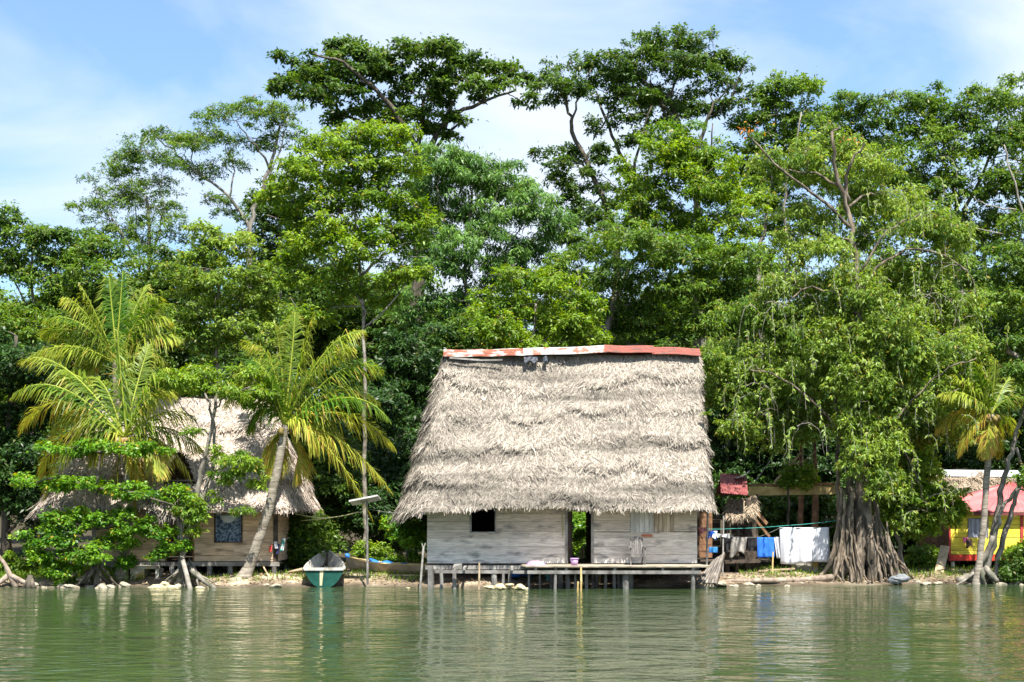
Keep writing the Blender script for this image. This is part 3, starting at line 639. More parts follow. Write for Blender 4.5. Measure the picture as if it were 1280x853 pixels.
# floor, beams and piles
mb = MB(); 
for i in range(18): y0 = YW+.04+i*(yb-YW-.08)/18; mb.box(xl+.03, xr-.03, y0, y0+(yb-YW-.08)/18-.008, zf-.05, zf-.012)
part('floor', mb, wood_dark, H)
for y in (YW-.06, 49.6, 52.2):
    mb = MB(); mb.beam((xl-.05, y, zf-.13), (xr+.05, y, zf-.13), .1, .13); part('floor_beam', mb, wood_dark if y > YW else wood_grey, H)
for i, px in enumerate((538, 618, 690, 745, 778, 868)):
    for y in (YW-.02, 49.6, 52.2):
        mb = MB(); x = X(px, YW); mb.tube([(x, y, ground(x, y)-.4), (x+random.uniform(-.03,.03), y, zf-.2)], [.10, .09], 7, .06); part('pile', mb, post_mat, H)
ep = round_rect(X(504, 49.6), 6.68, 46.15, 53.4, 1.75, .75)
res = thatch_roof(ep, (X(561, 49.75), X(872, 49.75), 49.75), Z(445, 49.75), 2.66, 5, 270000, 11, nu=300, nv=110, thick=.10, power=1.06, wob=1.3, slen=(.08,.25), sw=(.012,.03), hipdrop=.42)
put_roof(H, res, [thatch_core, thatch_m])
# loose tufts that hang from the left hip
xr0, zr = X(555, 49.75), Z(446, 49.75)
def ridge_sheet(px0, px1, py0, py1, mat, label, dz=0):
    mb = MB(); n = 9
    xa, xb = X(px0, 49.4), X(px1, 49.4); za, zb_ = Z(py0, 49.4)+dz, Z(py1, 49.4)+dz
    def fn(a, b):
        t = (b-.5)*2; yy = 49.72 + t*.36
        zz = (za+(zb_-za)*a) - .26*abs(t)**1.25 + .045*math.sin(b*2*math.pi*6) + .012*math.sin(a*7+px0)
        return (xa+(xb-xa)*a, yy, zz)
    mb.grid(fn, 14, 73, .006); return part('ridge_sheet', mb, mat, H, label)
ridge_sheet(554, 603, 437.0, 436.6, zinc_rust, 'rusty corrugated ridge sheet', 0)
ridge_sheet(600, 657, 437.2, 436.2, zinc_rust, 'rust streaked corrugated ridge sheet', .02)
ridge_sheet(654, 760, 436.8, 432.8, zinc_white, 'whitish zinc ridge sheet', .035)
ridge_sheet(756, 818, 433.0, 434.0, zinc_red, 'red painted ridge sheet', .05)
ridge_sheet(815, 876, 434.2, 436.4, zinc_red, 'red painted ridge sheet', .03)
mb = MB(); mb.beam((X(562,49.3), 49.3, Z(447.5,49.3)), (X(600,49.3), 49.25, Z(450.5,49.3)), .05, .06); mb.beam((X(598,49.3), 49.24, Z(450.8,49.3)), (X(628,49.3), 49.24, Z(450.3,49.3)), .04, .05); part('ridge_pole', mb, wood_grey, H)
mb = MB(); mb.grid(lambda a, b: (X(655+17*a,49.3), 49.40-.15*b+.03*math.sin(a*9+b*5), Z(446,49.3)-.2*b-.05*math.sin(a*11)*b), 10, 6, .02)
mb.grid(lambda a, b: (X(679+5*a,49.3), 49.40-.15*b, Z(446,49.3)-.2*b-.05*math.sin(a*7)), 5, 6, .02); part('plastic_flap', mb, M('grey_plastic', (.02,.024,.03), (.075,.085,.105), 8, .5, .4), H)
# small green plant rooted in the thatch
rng = np.random.default_rng(5); k = 26; c = np.array(P(883, 519, 48.0)); a2 = rng.random(k)*6.28; el = rng.uniform(.1, 1.2, k)
V, Fc = leaf_quads(np.repeat(c[None], k, 0), np.stack([np.cos(a2)*np.cos(el), np.sin(a2)*np.cos(el)-.3, np.sin(el)], 1), nrm(rng.normal(0,.4,(k,3))+[0,-.3,1]), rng.uniform(.16,.34,k), rng.uniform(.05,.09,k), .3)
o = mesh_obj('fern', V, Fc, K['yellow'], tuple(c), attrs=rng.random(k)); props(o, 'tiny bright green fern sprouting from the thatch near the right roof edge', 'fern')
# ---- jetty in front of the house
zd = zf-.02; yj = 45.25
J = thing('jetty', 'low plank jetty on thin piles along the front of the grey house', 'jetty', (X(775, 46), 46, 0))
mb = MB(); xj0, xj1 = X(655, yj), X(887, yj)
for i in range(8): y0 = yj+i*.205; mb.rbox(xj0+random.uniform(-.1,.1), xj1+random.uniform(-.12,.1), y0, y0+.193, zd-.04, zd, .006)
part('deck', mb, M('deck_wood', (.20,.165,.12), (.40,.34,.26), 3, .9, .5, island=.2), J)
mb = MB(); mb.beam((X(543,yj+.3), yj+.3, zd-.19), (X(660,yj+.3), yj+.3, zd-.21), .1, .1); mb.beam((X(659,yj+.1), yj+.1, zd-.2), (X(876,yj+.1), yj+.1, zd-.205), .11, .11); part('beam', mb, post_mat, J)
for px in (580, 640, 670, 708, 769, 829, 867):
    mb = MB(); mb.box(X(px,yj)-.04, X(px,yj)+.04, yj+.07, yj+1.6, zd-.14, zd-.05); part('joist', mb, wood_grey, J)
for px, y, r, t in ((538.5,45.5,.11,706),(552,45.9,.06,711),(568,45.8,.07,711),(618,45.6,.10,712),(629,46.3,.05,712),(637,46.2,.06,712),(661,45.9,.035,712),(675,45.9,.035,712),(694,45.35,.05,708),(701,46.2,.09,712),(710,46.0,.08,712),(719,45.9,.04,712),(733,46,.06,712),(741,46.4,.05,712),(757,46.1,.05,712),(768,46.2,.06,712),(773,46.4,.04,712),(782,45.5,.11,712),(788,46.1,.10,712),(866.5,45.4,.07,708)):
    mb = MB(); x = X(px, y); mb.tube([(x+random.uniform(-.05,.05), y, -.6), (x, y, .2), (x+random.uniform(-.02,.02), y, Z(t, y)-.03)], [r, r, r*.92], 7, .08); part('pile', mb, post_mat, J)
mb = MB(); mb.rbox(X(568,46.2), X(576,46.2), 46.0, 46.5, Z(711,46.2), Z(706,46.2), .05); part('brace', mb, wood_grey, J)
# armchair on the jetty
yc = 46.25; cx_ = X(796.5, yc); chair_m = M('chair_wood', (.07,.065,.062), (.17,.16,.15), 3, .9, .5, island=.25); A = thing('armchair', 'weathered wooden slat armchair facing the water on the jetty', 'chair', (cx_, yc, zd))
hw = .235
for sx in (-1, 1):
    mb = MB(); mb.box(cx_+sx*hw-.022, cx_+sx*hw+.022, yc-.30, yc-.24, zd, zd+.56); part('leg', mb, chair_m, A)
    mb = MB(); mb.beam((cx_+sx*(hw-.05), yc-.22, zd+.34), (cx_+sx*(hw-.05), yc+.38, zd+.03), .03, .09); part('leg', mb, chair_m, A)
    mb = MB(); mb.rbox(cx_+sx*(hw+.02)-.06, cx_+sx*(hw+.02)+.06, yc-.34, yc+.28, zd+.565, zd+.59, .004); part('armrest', mb, chair_m, A)
mb = MB()
for i in range(5): mb.rbox(cx_-hw+.025, cx_+hw-.025, yc-.26+i*.09, yc-.18+i*.09, zd+.36-.025*i, zd+.385-.025*i, .002)
mb.box(cx_-hw+.023, cx_+hw-.023, yc-.29, yc-.265, zd+.27, zd+.38)
part('seat', mb, chair_m, A)
mb = MB()
for i in range(6):
    x0 = cx_-hw+.03+i*.07; h = .86+.07*math.sin((i+.5)/6*math.pi)
    mb.hexa([(x0,yc+.16,zd+.3),(x0+.06,yc+.16,zd+.3),(x0+.06,yc+.185,zd+.3),(x0,yc+.185,zd+.3),(x0-.004*(2.5-i),yc+.36,zd+h),(x0+.06-.004*(2.5-i),yc+.36,zd+h),(x0+.06-.004*(2.5-i),yc+.385,zd+h),(x0-.004*(2.5-i),yc+.385,zd+h)])
mb.box(cx_-hw+.03, cx_+hw-.04, yc+.30, yc+.325, zd+.62, zd+.68)
part('backrest', mb, chair_m, A)
# bucket and basin
B = thing('bucket', 'lilac plastic bucket standing in the doorway end of the jetty', 'bucket', (X(718, 45.7), 45.7, zd))
mb = MB(); c = (X(718,45.7), 45.7, zd); mb.lathe(c, [(.001,.0),(.10,.0),(.132,.23),(.122,.23),(.092,.02),(.001,.02)], 20); part('body', mb, lilac, B, smooth=True)
mb = MB(); mb.lathe(c, [(.131,.21),(.146,.215),(.146,.24),(.131,.24),(.125,.22)], 20); part('rim', mb, lilac, B)
mb = MB(); mb.tube([(c[0]+.145*math.cos(t), c[1]-.145*math.sin(t)*.6, c[2]+.225-.05*math.sin(t)) for t in np.linspace(0, math.pi, 9)], .006, 5); part('handle', mb, wood_grey, B)
mb = MB(); c = (X(670,45.9), 45.9, zd); mb.lathe(c, [(.33,.0),(.35,.005),(.345,.02),(.30,.04),(.25,.1),(.2,.135),(.1,.15),(.001,.152)], 24); solo('basin', 'upturned mauve pink basin lying on the left end of the jetty', 'basin', mb, pinkpl, smooth=True)
# boards leaning at the right end
G_ = thing('ramp', 'slatted wooden ramp leaning at the right end of the jetty', 'ramp', (X(883, 46.6), 46.6, .1))
b0, b1 = P(870, 728, 45.9), P(896, 729, 46.1); t0_, t1_ = P(892, 700, 47.2), P(906, 690, 47.6)
mb = MB()
for i in range(7):
    a, b = i/7+.01, (i+1)/7-.012
    dj = Vector((0,0,random.uniform(-.015,.02))); p = [b0.lerp(b1, a), b0.lerp(b1, b-.012), t0_.lerp(t1_, b-.012)+dj, t0_.lerp(t1_, a)+dj]; o_ = Vector((0,.02,-.03))
    mb.hexa([q+o_ for q in p]+p)
part('boards', mb, M('ramp_wood', (.08,.07,.06), (.22,.195,.17), 3, .9, .5, island=.3), G_)
mb = MB(); mb.beam(b0.lerp(b1,.0)+Vector((0,.1,-.08)), t0_+Vector((0,.1,-.08)), .06, .08); mb.beam(b1+Vector((0,.1,-.08)), t1_+Vector((0,.1,-.08)), .06, .08); part('stringer', mb, wood_dark, G_)
# ---- kitchen lean-to to the right of the house
Kt = thing('kitchen_hut', 'dark plank kitchen hut with maroon zinc roof and small thatch awning', 'hut', (X(915, 51), 51, .3))
yk = 50.6; zk = Z(697, yk)
mb = MB(); boards(mb, X(872,yk), X(946,yk), zk-.1, Z(655,yk)+.2, yk+2.2, .22, [(X(912,yk),X(926,yk),1.2,2.2)]); part('wall', mb, wood_dark, Kt)
mb = MB(); boards(mb, X(926,yk), X(948,yk), zk, Z(668,yk), yk, .2); part('wall', mb, wood_dark, Kt)
mb = MB(); boards(mb, X(872,yk), X(888,yk), zk, Z(640,yk), yk-.5, .24); part('wall', mb, wood_brown, Kt)
mb = MB()
for i in range(9): mb.box(X(872,yk), X(960,yk), yk-.8+i*.34, yk-.8+i*.34+.32, zk-.12, zk-.07)
part('floor', mb, wood_dark, Kt)
mb = MB(); mb.beam((X(906,yk-.8), yk-.85, zk-.13), (X(950,yk-.8), yk-.85, zk-.10), .1, .12); mb.beam((X(906,yk), yk-.82, zk+.25), (X(948,yk), yk-.82, zk+.22), .05, .06); part('rail', mb, wood_dark, Kt)
for px, y, r, tp in ((883,47.6,.035,640),(903,48.2,.03,645),(909,50.0,.08,640),(921,50.1,.07,655),(934,50.4,.12,625),(941,50.5,.12,622),(945,51.5,.07,618)):
    mb = MB(); x = X(px,y); mb.tube([(x, y, ground(x,y)-.3), (x+.04, y, Z(tp,y))], [r, r*.9], 7, .06); part('post', mb, wood_dark if r > .05 else wood_grey, Kt)
mb = MB(); mb.beam(P(938,632,50.5), P(958,655,50.8), .1, .12); mb.beam(P(936,640,50.5), P(962,672,50.9), .08, .1); part('brace', mb, wood_brown, Kt)
mb = MB(); c0 = P(901,616,49.6); corrugated(mb, c0, P(935,619.5,49.6)-c0, P(900,592,51.2)-c0, 60, 8, .085, .014, (0,-.75,.65)); part('zinc_roof', mb, zinc_mar, Kt)
mb = MB(); c0 = P(902,592,51.2); corrugated(mb, c0, P(926,593,51.2)-c0, Vector((0,1.6,-.75)), 50, 6, .085, .014, (0,.45,.9)); part('zinc_roof', mb, zinc_mar, Kt)
mb = MB(); mb.grid(lambda a, b: P(919+18*a, 597-9*a*a+2*b, 50.6)+Vector((0,.5*b,0)), 10, 4, .02); part('zinc_flap', mb, zinc_grey, Kt)
rng = np.random.default_rng(8)
def awning(a, b): 
    q = P(910+34*a, 644-21*b+2*math.sin(a*5)-6*max(0,a-.75), 49.9+1.1*b); return q
mb = MB(); mb.grid(awning, 20, 8, .12); V0 = np.array([tuple(v) for v in mb.V]); n0 = len(V0); k = 2600
aa, bb = rng.random(k), rng.random(k)**1.3; q = np.array([tuple(awning(x, y)) for x, y in zip(aa, bb)]); d = nrm(np.stack([rng.normal(0,.35,k), -.55+rng.normal(0,.15,k), -.6+rng.normal(0,.2,k)], 1))
SV, SF = leaf_quads(q+[0,-.02,.02], d, nrm(rng.normal(0,.3,(k,3))+[0,-.7,.7]), rng.uniform(.15,.4,k), rng.uniform(.02,.045,k), .05)
o = mesh_obj('thatch_awning', np.concatenate([V0, SV]), [tuple(f) for f in mb.Fc]+[tuple(f+n0) for f in SF], thatch_b, ORG[Kt.name], Kt)
# ---- left thatched hut
YL = 48.7
HL = thing('thatched_hut', 'thatched hut with tan plank walls behind the palms on the left bank', 'hut', (X(258, YL), 51.4, .3))
z0 = Z(702, YL); xa, xb = X(120, YL), X(346, YL); yb2 = 53.9
dr = (X(208.5,YL), X(241,YL), z0, Z(645,YL)); wn = (X(269.5,YL), X(301.5,YL), Z(677,YL), Z(643,YL))
mb = MB(); boards(mb, xa, xb, z0, Z(634,YL), YL, .20, [dr, wn]); part('wall', mb, wall_tan, HL)
mb = MB(); boards(mb, YL+.035, yb2, z0, Z(634,YL), xb-.03, .2, ax='y'); part('wall', mb, wall_tan, HL)
mb = MB(); boards(mb, YL+.035, yb2, z0, Z(634,YL), xa, .2, ax='y'); part('wall', mb, wall_tan, HL)
mb = MB(); boards(mb, xa+.03, xb-.03, z0, Z(634,YL), yb2, .2); part('wall', mb, wall_tan, HL)
mb = MB(); mb.box(wn[0]-.05, wn[0], YL-.03, YL+.05, wn[2]-.05, wn[3]+.04); mb.box(wn[1], wn[1]+.05, YL-.03, YL+.05, wn[2]-.05, wn[3]+.04); mb.box(wn[0]+.001, wn[1]-.001, YL-.03, YL+.05, wn[2]-.05, wn[2])
wf = part('window', mb, wood_dark, HL)
mb = MB(); mb.grid(lambda a, b: (wn[0]+(wn[1]-wn[0])*a, YL+.03+.02*math.sin(a*22), wn[2]+(wn[3]-wn[2])*b), 24, 6, .01); part('curtain', mb, pattern_cl, wf)
mb = MB(); mb.lathe((X(285.5,YL), YL-.02, Z(643,YL)), [(.001,-.30),(.12,-.28),(.22,-.2),(.28,-.08),(.3,.0),(.27,.0),(.1,-.24),(.001,-.25)], 22, 1, .2); part('basin', mb, M('enamel', (.38,.43,.47), (.5,.55,.6), 3, .4, 0), wf, smooth=True)
mb = MB(); mb.box(dr[0]-.05, dr[0], YL-.03, YL+.06, z0, dr[3]+.05); mb.box(dr[1], dr[1]+.05, YL-.03, YL+.06, z0, dr[3]+.05); df = part('door_frame', mb, wood_brown, HL)
mb = MB(); mb.grid(lambda a, b: (X(219+14*a*(1-.55*math.sin(b*2.2)*.9)+3*b, YL), YL+.06+.035*math.sin(a*18), Z(646+36*b,YL)), 22, 10, .008); part('curtain', mb, M('lace', (.45,.44,.42), (.66,.65,.62), 8, .9, .3), df)
mb = MB(); 
for i in range(14): mb.box(xa+.04, xb-.04, YL+.04+i*.36, YL+.04+i*.36+.35, z0-.05, z0-.01)
part('floor', mb, wood_dark, HL)
mb = MB(); mb.beam((xa, YL-.06, z0-.08), (xb+.1, YL-.06, z0-.09), .08, .14); part('floor_beam', mb, wood_grey, HL)
for px in (150, 215, 262, 288, 308, 343):
    for y in (YL-.02, 51.2, 53.7):
        mb = MB(); x = X(px,YL); mb.tube([(x, y, ground(x,y)-.3), (x, y, z0-.16)], .09, 7, .08); part('pile', mb, post_mat, HL)
mb = MB(); mb.box(X(342,YL)-.0, X(347.5,YL), YL-.07, YL+.02, z0-.1, Z(636,YL)); part('corner_post', mb, wood_dark, HL)
el_ = round_rect(X(76, 51.0), X(384, 51.0), 47.95, 54.5, 1.0, .7)
yh = 49.4
def hole(c):
    # opening of the little loft gable in the front slope
    px = CX + c[:, 0]*F/c[:, 1]; py = HY - (c[:, 2]-CZ)*F/c[:, 1]
    return (c[:, 1] < 50.9) & (py > 563) & (py < 608) & (np.abs(px-225) < 4 + (py-563)*.43)
res = thatch_roof(el_, (X(122, 51.3), X(333, 51.3), 51.3), Z(497, 51.3), Z(640, 47.95)+.14, 4, 110000, 21, nu=240, nv=100, thick=.1, hole=hole, wob=1.3, slen=(.10,.30), sw=(.015,.038))
thatch_l = M('thatch_rose', (.30,.245,.20), (.54,.465,.40), 1.1, .95, .0, island=.38, spec=.1, lo=.3, hi=.7)
put_roof(HL, res, [thatch_core, thatch_l])
mb = MB()
for py, pz in ((601, 0), (606, .0)): mb.tube([P(203,py,49.0), P(246,py,49.0)], .028, 5)
for px in (210, 222, 236): mb.tube([P(px,598,49.0), P(px,612,49.0)], .02, 5)
part('loft_rail', mb, wood_grey, HL)
# drooping dark thatch under the loft opening
rng = np.random.default_rng(12); k = 2600
q = np.stack([X(188+64*rng.random(k), 48.2), 48.25-.35*rng.random(k), Z(610+30*rng.random(k), 48.2)], 1)
d = nrm(np.stack([rng.normal(.1,.55,k), -.25-.4*rng.random(k), -1+rng.normal(0,.25,k)], 1))
SV, SF = leaf_quads(q, d, nrm(rng.normal(0,.4,(k,3))+[0,-1,.4]), rng.uniform(.25,.6,k), rng.uniform(.02,.05,k), .1)
mesh_obj('thatch_skirt', SV, SF, M('thatch_dark', (.13,.115,.10), (.30,.275,.245), 2, .95, 0, island=.4, spec=.1), ORG[HL.name], HL)
mb = MB(); xp0, xp1 = X(150,48.0), X(190,48.0); zc = Z(711,48.0)
mb.box(xp0, xp1+.15, 47.75, 48.5, zc, zc+.09)
for px0, px1 in ((152,157),(165,182),(196,200)): mb.box(X(px0,48), X(px1,48), 47.8, 48.45, -.2, zc)
part('concrete_step', mb, concrete, HL)
mb = MB(); mb.tube([P(325,701,48.5), P(340,728,47.6)], .03, 5); part('prop_stick', mb, wood_tan, HL)
# ---- yellow house on the right
YY = 52.0; zy0 = Z(701, YY)
HY_ = thing('yellow_house', 'yellow plank house with red painted base and pinkish red metal roof', 'house', (X(1240, YY), 54, .3))
xa, xb = X(1187.5,YY), X(1345,YY); zt = Z(641,YY); wn = (X(1211,YY), X(1234,YY), Z(672,YY), Z(649,YY))
mb = MB(); boards(mb, xa, xb, Z(693.5,YY), zt, YY, .16, [wn], joints=False); part('wall', mb, wall_yel, HY_)
mb = MB(); boards(mb, YY+.035, 57.0, zy0, zt, xa, .16, ax='y'); part('side_wall', mb, wood_brown, HY_, 'bare brown board side wall')
mb = MB(); mb.box(xa, xb, YY-.015, YY+.03, zy0, Z(693.7,YY)); part('base_board', mb, red_paint, HY_)
for px, w_ in ((1187,.07),(1277,.1)):
    mb = MB(); mb.box(X(px,YY)-w_/2, X(px,YY)+w_/2, YY-.04, YY+.02, zy0-.02, zt+.02); part('corner_post', mb, M('red_post', (.30,.03,.03), (.42,.05,.05), 3, .7, .1), HY_)
mb = MB(); mb.box(wn[0]-.04, wn[0], YY-.02, YY+.04, wn[2]-.04, wn[3]+.04); mb.box(wn[1], wn[1]+.04, YY-.02, YY+.04, wn[2]-.04, wn[3]+.04); mb.box(wn[0], wn[1], YY-.02, YY+.04, wn[3], wn[3]+.04); wf = part('window', mb, wood_grey, HY_)
mb = MB(); mb.grid(lambda a, b: (wn[0]+(wn[1]-wn[0])*a, YY+.03+.02*math.sin(a*25), wn[2]+(wn[3]-wn[2])*b), 24, 5, .01); part('curtain', mb, M('grey_curtain', (.25,.26,.32), (.40,.41,.48), 3, .9, .2), wf)
# hip roof
e0 = Vector((X(1190,51.72)-.0, 51.72, Z(639.5,51.72))); e1 = Vector((X(1355,51.72), 51.72, Z(639.5,51.72))); r0_ = P(1262,602,54.3); r1_ = Vector((e1.x-1.8, 54.3, r0_.z)); b0_ = Vector((e0.x, 57.2, e0.z)); b1_ = Vector((e1.x, 57.2, e1.z))
def rib(mb, A, B, C, D):
    n_ = ((B-A).cross(D-A)).normalized(); n_ = n_ if n_.z > 0 else -n_
    mb.grid(lambda a, b: A.lerp(B, a).lerp(D.lerp(C, a), b)+n_*.012*math.sin(a*A.lerp(B,1).__sub__(A).length/.11*6.283), 110, 5, .008)
mb = MB(); rib(mb, e0, e1, r1_, r0_); rib(mb, b0_, e0, r0_, r0_+Vector((0,.02,0))); rib(mb, b1_, b0_, r0_, r1_); part('roof', mb, roof_pink, HY_)
mb = MB(); mb.box(e0.x+.05, e1.x-.05, 51.74, 51.8, e0.z-.14, e0.z-.03); part('fascia', mb, M('maroon_wood', (.12,.03,.03), (.2,.05,.05), 3, .7, .1), HY_)
mb = MB()
for i in range(10): mb.box(xa+.01, xb, YY+.04+i*.5, YY+.04+i*.5+.48, zy0-.03, zy0+.02)
part('floor', mb, wood_dark, HY_)
for px in (1192, 1225, 1258, 1290, 1340):
    for y in (YY+.1, 54.5, 56.8):
        mb = MB(); x = X(px,YY); mb.tube([(x,y,ground(x,y)-.3),(x,y,zy0-.04)], .07, 7, .06); part('pile', mb, M('pale_pile', (.4,.36,.28), (.6,.55,.45), 4, .9, .4) if px == 1192 else post_mat, HY_)
# thatched house behind it
HB = thing('thatched_cottage', 'small thatched cottage with zinc ridge behind the yellow house', 'house', (X(1225, 59), 59, .4))
ec = round_rect(X(1151, 57), X(1330, 57), 55.2, 62.5, .9, .6)
res = thatch_roof(ec, (X(1172, 58.8), X(1300, 58.8), 58.8), Z(590, 58.8), 2.35, 4, 26000, 31, nu=150, nv=70)
put_roof(HB, res, [thatch_core, thatch_b])
mb = MB(); mb.grid(lambda a, b: (X(1172+104*a,58.4), 58.8+(b-.5)*1.3, Z(586.5+1.0*a,58.4)-.30*abs(b-.5)*2+.015*math.sin(b*60)), 8, 48, .006); part('ridge_sheet', mb, zinc_grey, HB)
mb = MB(); boards(mb, X(1166,56), X(1300,56), Z(690,56), 3.0, 56.0, .2); part('wall', mb, wood_brown, HB)
mb = MB(); boards(mb, 56.04, 61.5, Z(690,56), 3.0, X(1166,56), .2, ax='y'); part('wall', mb, wood_brown, HB)
mb = MB(); boards(mb, X(1166,55.4), X(1185,55.4), Z(692,55.4), Z(668,55.4), 55.4, .16); part('porch_wall', mb, M('porch_boards', (.24,.16,.10), (.38,.28,.19), 3, .9, .3, island=.15), HB)
for px in (1167, 1184):
    mb = MB(); x = X(px,55.3); mb.tube([(x,55.3,ground(x,55.3)-.2),(x,55.3,Z(645,55.3))], .06, 6); part('post', mb, wood_brown, HB)
mb = MB(); mb.beam(P(1173,720,50.2), P(1181.5,683,51.5), .32, .05, up=(0,-.4,1)); solo('gangplank', 'wide tan plank leaning beside the red corner of the yellow house', 'plank', mb, wood_tan)
# ------------------------------------------------------------------ laundry
def cloth(name, label, Y, px0, px1, py0, py1, mat, folds=3, amp=.05, skew=0, sag=0, seed=0, group=None, cat='laundry', hem=0):
    r = random.Random(seed); k = r.uniform(0, 6); mb = MB()
    def fn(a, b):
        q = P(px0+(px1-px0)*a+skew*b, py0+(py1-py0)*b+sag*math.sin(a*math.pi)*(1-b)+hem*math.sin(a*5+k)*b, Y)
        q.y += amp*(.25+.75*b)*(math.sin(a*folds*6.283+k+b*1.2)+.4*math.sin(a*folds*13+k*2))
        return q
    mb.grid(fn, 44, 14, .012)
    return solo(name, label, cat, mb, mat, group, smooth=True)
def rope(name, label, pts, r, mat, sag=.0, cat='rope', group=None):
    mb = MB(); out = []
    for p, q in zip(pts, pts[1:]):
        for t in np.linspace(0, 1, 13)[:-1]:
            v = p.lerp(q, t); v = v.copy(); v.z -= sag*4*t*(1-t); out.append(v)
    out.append(pts[-1]); mb.tube(out, r, 5); return solo(name, label, cat, mb, mat, group, smooth=True)
yl = 49.7
rope('clothesline', 'thin teal line strung from the grey house to the buttressed tree', [P(873,661,48.3), P(915,661,49.6), P(985,657,49.8), P(1048,650.5,50.0)], .008, rope_teal, .02, cat='clothesline')
rope('clothesline', 'grey washing line carrying the blue towel and the white sheet', [P(873,659,48.0), P(912,671,yl), P(948,671.5,yl), P(975,660,yl), P(1037,659,yl), P(1050,655,50.0)], .010, rope_grey, .02, cat='clothesline')
cloth('sheet', 'big white sheet hung to dry near the buttressed tree', yl, 974.5, 1036, 659.5, 704, white_cl, 2.8, .09, 2, 0, 1, 'laundry on the line', hem=1.5)
cloth('shirt', 'small white garment hung between the blue towel and the big sheet', yl+.15, 967, 978, 671.5, 698, white_cl, 1.6, .05, 4, 0, 2, 'laundry on the line')
cloth('towel', 'bright blue towel on the washing line', yl, 946.5, 967.5, 672, 697, blue_cloth, 1.4, .04, .5, 0, 3, 'laundry on the line')
cloth('trousers', 'grey trousers hung on the line left of the blue towel', yl, 915, 934, 671.5, 694, grey_cl, 1.8, .07, -3, 1, 4, 'laundry on the line', hem=4)
cloth('shirt', 'black shirt hung beside the grey trousers', yl+.1, 906, 917, 669, 692, black_cl, 1.5, .05, 2, 0, 5, 'laundry on the line')
cloth('rag', 'dark rag hung just left of the blue towel', yl+.2, 935, 946, 672, 690, black_cl, 2, .04, 0, 0, 6, 'laundry on the line')
cloth('shirt', 'blue and white shirt under the right eave of the grey house', 48.0, 884, 896.5, 664, 674, M('blue_white_cloth', (.02,.12,.6), (.5,.56,.72), 5, .9, .2, lo=.52, hi=.58), 1.5, .06, -2, 0, 7, 'laundry under the eave', hem=2)
cloth('blouse', 'pink blouse bunched under the right eave of the grey house', 48.0, 873, 884, 659.5, 666, M('rose_cloth', (.4,.13,.15), (.55,.25,.25), 5, .9, .2), 1.5, .05, 2, 0, 8, 'laundry under the eave', hem=2)
cloth('cloth', 'grey cloth beside the blue and white shirt under the eave', 48.2, 896, 912, 667, 672.5, M('palegrey_cloth', (.25,.26,.26), (.5,.5,.5), 6, .9, .3), 2, .06, 0, 1, 9, 'laundry under the eave', hem=1)
cloth('shorts', 'bright blue shorts hanging low in the dark porch of the kitchen hut', 48.9, 886, 897, 684, 691, blue_pl, 1.5, .04, 0, 0, 10, 'laundry under the eave')
mb = MB(); mb.tube([P(966,728,49.2), P(965.5,712,49.2), P(966.3,690,49.3)], [.035,.03,.028], 6); solo('line_prop', 'yellow pole propping the washing line below the blue towel', 'pole', mb, wood_yel)
yh = 48.4
cloth('shirt', 'red garment beside the right corner of the left hut', yh, 337.5, 340.2, 682, 690, red_cl, 1.4, .05, -1.2, 0, 11, 'laundry by the left hut')
cloth('shirt', 'white garment beside the right corner of the left hut', yh+.1, 342.5, 345.8, 677, 686, white_cl, 1.5, .05, 1.5, 0, 12, 'laundry by the left hut')
cloth('shorts', 'dark blue garment beside the right corner of the left hut', yh+.15, 347, 349.8, 680, 693, M('navy_cloth', (.02,.03,.1), (.04,.05,.16), 4, .9, .2), 1.3, .05, -1.5, 0, 13, 'laundry by the left hut')
cloth('shirt', 'teal and white garment hanging off the right corner of the left hut', yh+.2, 352.5, 357, 673, 689, M('teal_white', (.02,.35,.30), (.6,.66,.66), 5, .9, .2, lo=.5, hi=.56), 1.5, .06, -2.5, 0, 14, 'laundry by the left hut')
rope('clothesline', 'short line of coloured garments off the corner of the left hut', [P(330,677,48.4), P(345,679,48.4), P(362,672,48.6)], .008, rope_grey, .02, cat='clothesline')
rope('clothesline', 'yellow line along the porch of the thatched cottage', [P(1150,668,55.0), P(1185,669,53.0), P(1192,668,51.8)], .014, rope_m, .03, cat='clothesline')
cloth('shirt', 'blue garment on the yellow line by the thatched cottage', 54.0, 1171, 1178, 671, 686, blue_cloth, 1.2, .04, 0, 0, 15, 'laundry by the yellow house', hem=2)
cloth('shirt', 'purple pink garment on the yellow line by the thatched cottage', 53.4, 1179, 1186, 671, 676, pink_cl, 1.2, .04, 0, 0, 16, 'laundry by the yellow house', hem=1)
cloth('shirt', 'pink garment hung on the yellow wall beside the palm trunks', 51.85, 1203, 1210, 672, 680, pink_cl, 1, .03, 2, 0, 17, 'laundry by the yellow house', hem=2)
cloth('shirt', 'black and brown garment hung on the yellow wall', 51.8, 1208, 1215, 674, 684, M('brown_cloth', (.02,.012,.01), (.25,.16,.12), 8, .9, .2), 1.3, .03, 0, 0, 18, 'laundry by the yellow house', hem=2)
